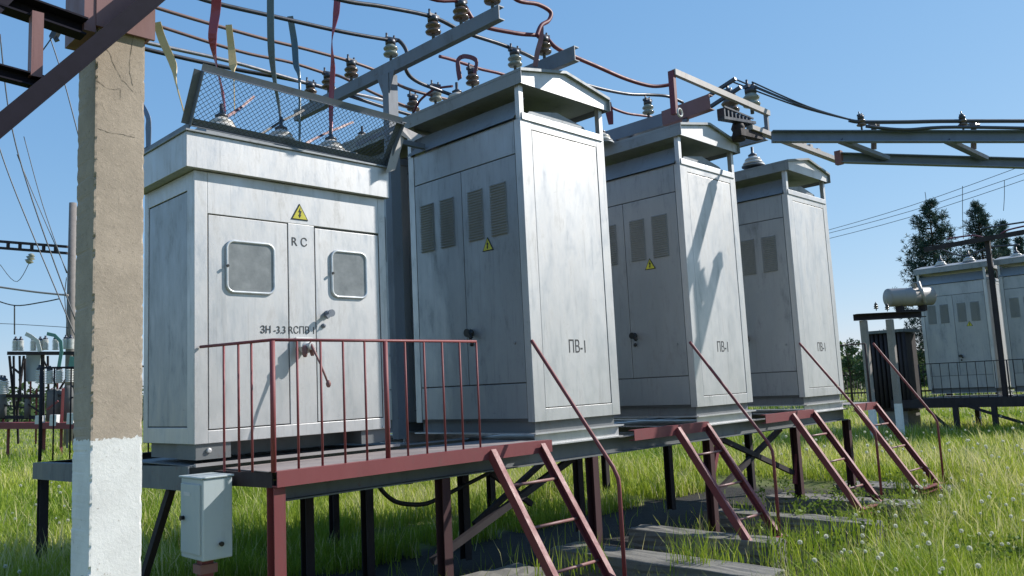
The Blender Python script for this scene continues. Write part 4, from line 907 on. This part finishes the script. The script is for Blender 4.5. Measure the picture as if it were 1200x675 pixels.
for k in range(9): MB().tube([(23.5, 8.35+k*.12, .7), (23.5, 8.35+k*.12, 2.75)], .05, 6).build('radiator_fin', 'dark', tr)
m = MB(); m.box((23.4, 8.3, 2.76), (24.7, 9.45, 2.84)); m.build('cover', 'frame', tr); MB().box((23.65, 8.5, 0), (24.6, 9.3, .6)).build('plinth', 'concrete', tr)
for i, (u, v) in enumerate(((1027, 363), (1040, 364))): pin(at('d', u, v+1, 20.2), ('left' if i == 0 else 'right')+' tiny insulator on the beam under the white tank', 'b', .7)
# beam and insulators over the distant cabinets
bm_ = thing('bus_beam', (23.6, 6.1, .92), 'dark beam over the distant cabinets with a post between them', 'steel beam', GB)
MB().channel((23.6, 2.9, 5.10), (23.6, 7.6, 4.93), .08, .12, 1, .01).build('beam', 'dark', bm_)
MB().channel((23.75, 6.1, .92), (23.75, 6.1, 4.95), .11, .11, 1, .012, (1, 0, 0)).build('post', 'dark', bm_)
for i, (u, v) in enumerate(((1103, 310), (1136, 305), (1192, 301))):
    bushing(at('x', u, v+3, 24.4), ['left bushing on the distant cabinet roof, against the pines', 'right bushing on the distant cabinet roof, beside the post', 'bushing on the farther right distant cabinet roof'][i], 1.3)
for i, pts in enumerate(([(1150, 268), (1175, 264), (1215, 258)], [(1110, 280), (1140, 276), (1163, 280), (1180, 270), (1215, 262)], [(1100, 291), (1130, 300), (1160, 290), (1195, 287)])):
    wire('bus_bar', [at('x', u, v, 23.6+.2*i) for u, v in pts], .022, 'busblack' if i != 1 else 'busred', ['top dark bar over the distant cabinets', 'wavy red bar over the distant cabinets', 'lowest bar over the distant cabinets, between the bushings'][i], 'bus bar', 'bars over the distant cabinets')

# ------------------------------------------------------------------ left background substation
D0 = 33.0
def L_(u, v, d_=D0): return at('d', u, v, d_)
def Lb(m, u0, v0, u1, v1, d_=D0, t=.1):                          # upright panel spanning two pixels at a depth, with thickness along the view
    a, b_ = L_(u0, (v0+v1)/2, d_), L_(u1, (v0+v1)/2, d_); h_ = abs(v1-v0)*d_/F; return m.bar(a, b_, t, h_)
pole = V(gpt(82, 40)); m = MB(); m.tube([pole+V((0, 0, -.1)), pole+V((0, 0, 11.9))], [.24, .17], 14); tag(m.build('concrete_pole', 'pole'), 'tall round concrete pole left of the foreground pillar', 'pole')
gi = thing('lattice_crossarm', L_(0, 290, 40), 'lattice steel crossarm reaching left from the tall round pole', 'steel girder')
a0, a1 = L_(-60, 282, 40), L_(79, 293, 40)
for nm, dz in (('upper_chord', .16), ('lower_chord', -.16)): MB().bar(a0+V((0, 0, dz)), a1+V((0, 0, dz)), .12, .12).build(nm, 'dark', gi)
for k in range(10): p = a0.lerp(a1, k/10); MB().bar(p+V((0, 0, -.15)), p+V((0, 0, .15)), .16, .12).build('batten', 'dark', gi)
GR = 'hanging wires at left'
for pts, r_2, l in (([(20, 181), (40, 230), (80, 322)], .02, 'wire slanting down to the tall pole, left of two'), ([(28, 160), (50, 240), (78, 320)], .02, 'wire slanting down to the tall pole, right of two'), ([(0, 310), (20, 330), (38, 300)], .015, 'wire drooping from the crossarm to the left edge'),
        ([(-10, 335), (40, 342), (80, 346)], .05, 'thick pale tube reaching to the tall pole'), ([(-10, 350), (18, 358), (50, 354), (70, 350)], .03, 'sagging dark wire just below the pale tube'), ([(-10, 379), (20, 380), (85, 384)], .015, 'thin level wire low across the sky at left'), ([(17, 358), (17, 392)], .03, 'short upright wire dropping to the white insulators'), ([(78, 325), (76, 350), (80, 395)], .02, 'cable running down along the tall pole')):
    wire('overhead_wire', [L_(u, v, 38) for u, v in pts], r_2, 'wall_metal' if 'pale tube' in l and 'below' not in l else 'wire', l, 'wire', GR, 6)
for pts, l in (([(0, 40), (12, 140), (38, 235), (90, 380)], 'long thin wire crossing the sky beneath the truss at far left'), ([(-5, 160), (20, 230), (95, 410)], 'second long thin wire crossing the sky at far left'), ([(58, 42), (75, 95), (100, 190)], 'thin wire running behind the foreground pillar'), ([(45, 66), (58, 48), (66, 35), (85, 5)], 'wire with a small clamp beneath the truss')):
    wire('overhead_wire', [L_(u, v, 16) for u, v in pts], .012, 'wire', l, 'wire', GR, 6)
tag(MB().bar(L_(62, 45, 15.9), L_(67, 36, 15.9), .10, .12).bar(L_(64, 42, 15.9), L_(67, 48, 15.9), .07, .09).build('wire_clamp', 'busblack'), 'small dark clamp on a wire left of the pillar top', 'clamp')
tag(MB().lathe(L_(38, 297, 38), [(.05, 0), (.16, .1), (.1, .14), (.2, .22), (.1, .3), (.2, .38), (.06, .5)], 12, (-.3, .2, -1)).build('string_insulator', 'greenglass'), 'glass insulator hanging under the lattice crossarm', 'insulator')
ri = thing('porcelain_insulator', (0, 0, 0), 'x', 'insulator', 'white ribbed insulators of the left substation')
prof = [];
for k in range(8): prof += [(.11, k*.07), (.17, k*.07+.02), (.17, k*.07+.035), (.11, k*.07+.055)]
MB().lathe((0, 0, 0), prof, 14).build('ribbed_body', 'whiteish', ri); MB().lathe((0, 0, .56), [(.12, 0), (.12, .06), (.05, .12), (.05, .2)], 10).build('cap', 'busblack', ri)
ui = [(18, 411, 'first from the left, in the upper row'), (24, 411, 'second from the left, in the upper row'), (39, 411, 'third from the left, in the upper row'), (47, 411, 'fourth from the left, in the upper row'), (53, 410, 'fifth from the left, in the upper row'), (65, 410, 'sixth from the left, in the upper row'), (77, 409, 'next to the last of the upper row'), (83, 409, 'last of the upper row, next to the pillar'),
      (46, 449, 'leftmost large one of the lower row'), (58, 450, 'second large one of the lower row'), (69, 449, 'third large one of the lower row'), (81, 448, 'last of the lower row'), (1, 461, 'large one at the left edge of the view'), (5, 462, 'second large one from the left edge')]
for i, (u, v, l) in enumerate(ui):
    o = ri if i == 0 else copy_tree(ri); o.location = L_(u, v, D0-.3*(v > 420)); s_ = .75 if v < 420 else .95; o.scale = (s_, s_, s_); tag(o, 'ribbed insulator at far left, '+l)
sw = thing('disconnector_frame', L_(30, 520), 'dark lattice frame carrying the white insulators at far left', 'steel frame')
m = MB(); Lb(m, 10, 412, 90, 416, D0, .2); m.build('top_beam', 'dark', sw)
m = MB()
for a, b_ in (((11, 417), (17, 480)), ((28, 417), (20, 480)), ((16, 417), (17, 500)), ((23, 417), (24, 470)), ((14, 430), (26, 440))): m.bar(L_(*a), L_(*b_), .07, .07)
m.build('lattice_leg', 'dark', sw)
m = MB(); [m.bar(L_(u, 412, D0+.2), L_(u, 530, D0+.2), .13, .13) for u in (50, 88)]; m.build('post', 'dark', sw)
m = MB(); Lb(m, 8, 462, 50, 466, D0, .15); Lb(m, 0, 487, 45, 491, D0, .12); m.build('lower_beam', 'dark', sw)
for u, v0, v1 in ((5, 440, 500), (29, 420, 470), (36, 447, 500), (43, 455, 520), (56, 417, 470), (61, 455, 500), (67, 430, 500), (78, 455, 525), (20, 470, 520)):
    MB().bar(L_(u, v0, D0+.1), L_(u+random.uniform(-2, 2), v1, D0+.1), .07, .07).build('upright', random.choice(['dark', 'red', 'grey']), sw)
for a, b in (((28, 470), (48, 484)), ((50, 420), (66, 452)), ((62, 462), (86, 466)), ((0, 474), (30, 478)), ((86, 430), (70, 456))): MB().bar(L_(*a), L_(*b), .06, .06).build('strut', 'dark', sw)
m = MB(); Lb(m, 33, 414, 50, 447, D0+.5, .4); tag(m.build('control_cabinet', 'greybox'), 'pale lilac-grey cabinet among the insulators at far left', 'cabinet')
tb_ = thing('red_stand', L_(30, 500), 'low dark red steel stand at far left', 'steel stand')
m = MB(); Lb(m, -30, 495, 100, 502, D0-1, .9); m.build('top_frame', 'red', tb_)
for u in (-6, 10, 48, 52, 72, 90): MB().bar(L_(u, 500, D0-1), V((*L_(u, 500, D0-1).xy, -.05)), .09, .09).build('leg', 'red', tb_)
m = MB(); m.bar(L_(48, 440, D0-1), L_(48, 500, D0-1), .1, .1); m.bar(L_(74, 455, D0-1), L_(72, 500, D0-1), .1, .1); m.bar(L_(55, 480, D0-1), L_(68, 470, D0-1), .06, .06); m.build('upright', 'red', tb_)
GT2 = 'oil tanks of the left substation'
for u, w_, v0, v1, l in ((2, 10, 462, 490, 'dark tank at the left edge of the view'), (32, 7, 466, 490, 'small dark tank behind the red stand'), (63, 16, 456, 493, 'wide dark green tank left of the pillar'), (80, 12, 452, 493, 'dark green tank half hidden by the pillar')):
    p = L_(u, v1, D0); h_ = (v1-v0)*D0/F; r2 = w_/2*D0/F; o = MB(); o.lathe(p, [(r2, 0), (r2, h_*.9), (r2*.7, h_), (r2*.3, h_+.01)], 16); tag(o.build('oil_tank', MAT['shell']), l, 'tank', GT2)
for u, v0, v1, l in ((47, 487, 497, 'left white box on the red stand at far left'), (64, 486, 499, 'white box on the red stand in the middle at far left'), (84, 484, 497, 'white box on the red stand beside the pillar')):
    m = MB(); Lb(m, u-4, v0, u+4, v1, D0-1.3, .25); tag(m.build('white_box', 'whiteish', None, .01), l, 'box', 'white boxes on the red stand')
def far_strip(pts, w, mat, l):
    tag(MB().ribbon([L_(u, v, D0-.4) for u, v in pts], w, .02, tuple(cr)).build('cloth_strip', mat), l, 'strip', 'coloured strips on the left substation')
MAT['mint'] = plain('mint_strip', (.12, .30, .27), .5)
far_strip([(55, 391), (64, 393), (71, 400), (72, 412), (69, 430)], .14, 'mint', 'mint green strip curving down among the far left insulators')
far_strip([(86, 418), (85, 424), (84, 430)], .26, 'mint', 'small mint green patch beside the pillar at far left')
far_strip([(30, 391), (36, 394), (44, 400), (47, 412)], .16, 'whiteish', 'whitish strip hanging among the far left insulators')

# power line at far right
GP = 'three wires of the far power line'
for (u0, v0, u1, v1), l in (((900, 289, 1290, 160), 'upper wire of the far power line at right'), ((900, 291, 1290, 172), 'middle wire of the far power line at right'), ((900, 297, 1290, 180), 'lower wire of the far power line at right')):
    a, b_ = at('d', u0, v0, 60), at('d', u1, v1, 45); wire('power_line', [a, (a+b_)/2-V((0, 0, .4)), b_], .018, 'wire', l, 'wire', GP, 5)
for pts, l in (([(1084, 225), (1085, 240), (1079, 262), (1077, 285)], 'left drop wire hanging before the pines'), ([(1128, 218), (1128, 250), (1129, 280)], 'middle drop wire hanging between the pines'), ([(1177, 211), (1177, 230), (1176, 247)], 'right drop wire hanging above the pines')):
    wire('drop_wire', [at('d', u, v, 50) for u, v in pts], .018, 'wire', l, 'wire', 'drop wires before the pines', 5)

# ------------------------------------------------------------------ light
w = bpy.data.worlds.new('World'); scn.world = w; w.use_nodes = True; t = w.node_tree
sky = t.nodes.new('ShaderNodeTexSky'); sky.sky_type = 'NISHITA'; sky.sun_disc = False
SD = V((2, -1, 1.62)).normalized(); EL = math.asin(SD.z); sky.sun_elevation = EL; sky.sun_rotation = math.atan2(SD.x, SD.y); sky.air_density = 1.0; sky.dust_density = .15; sky.ozone_density = 2.2; sky.altitude = 100
sep = t.nodes.new('ShaderNodeSeparateColor'); cmb = t.nodes.new('ShaderNodeCombineColor'); t.links.new(sky.outputs[0], sep.inputs[0])
for k, (g_, m_) in enumerate(((.72, 1.12), (.50, 1.92), (.32, 3.35))):      # an even, slightly hazy summer blue
    pw = t.nodes.new('ShaderNodeMath'); pw.operation = 'POWER'; pw.inputs[1].default_value = g_; t.links.new(sep.outputs[k], pw.inputs[0])
    ml = t.nodes.new('ShaderNodeMath'); ml.operation = 'MULTIPLY'; ml.inputs[1].default_value = m_; t.links.new(pw.outputs[0], ml.inputs[0]); t.links.new(ml.outputs[0], cmb.inputs[k])
t.links.new(cmb.outputs[0], t.nodes['Background'].inputs[0]); t.nodes['Background'].inputs[1].default_value = .10
sn = bpy.data.lights.new('sun', 'SUN'); sn.energy = 4.6; sn.angle = R(.5); sn.color = (1, .95, .88)
so = bpy.data.objects.new('sun', sn); C.objects.link(so); so.rotation_euler = SD.to_track_quat('Z', 'Y').to_euler()
scn.view_settings.view_transform = 'Standard'; scn.view_settings.look = 'None'; scn.view_settings.exposure = 0.5; scn.view_settings.gamma = 1
scn.render.engine = 'CYCLES'
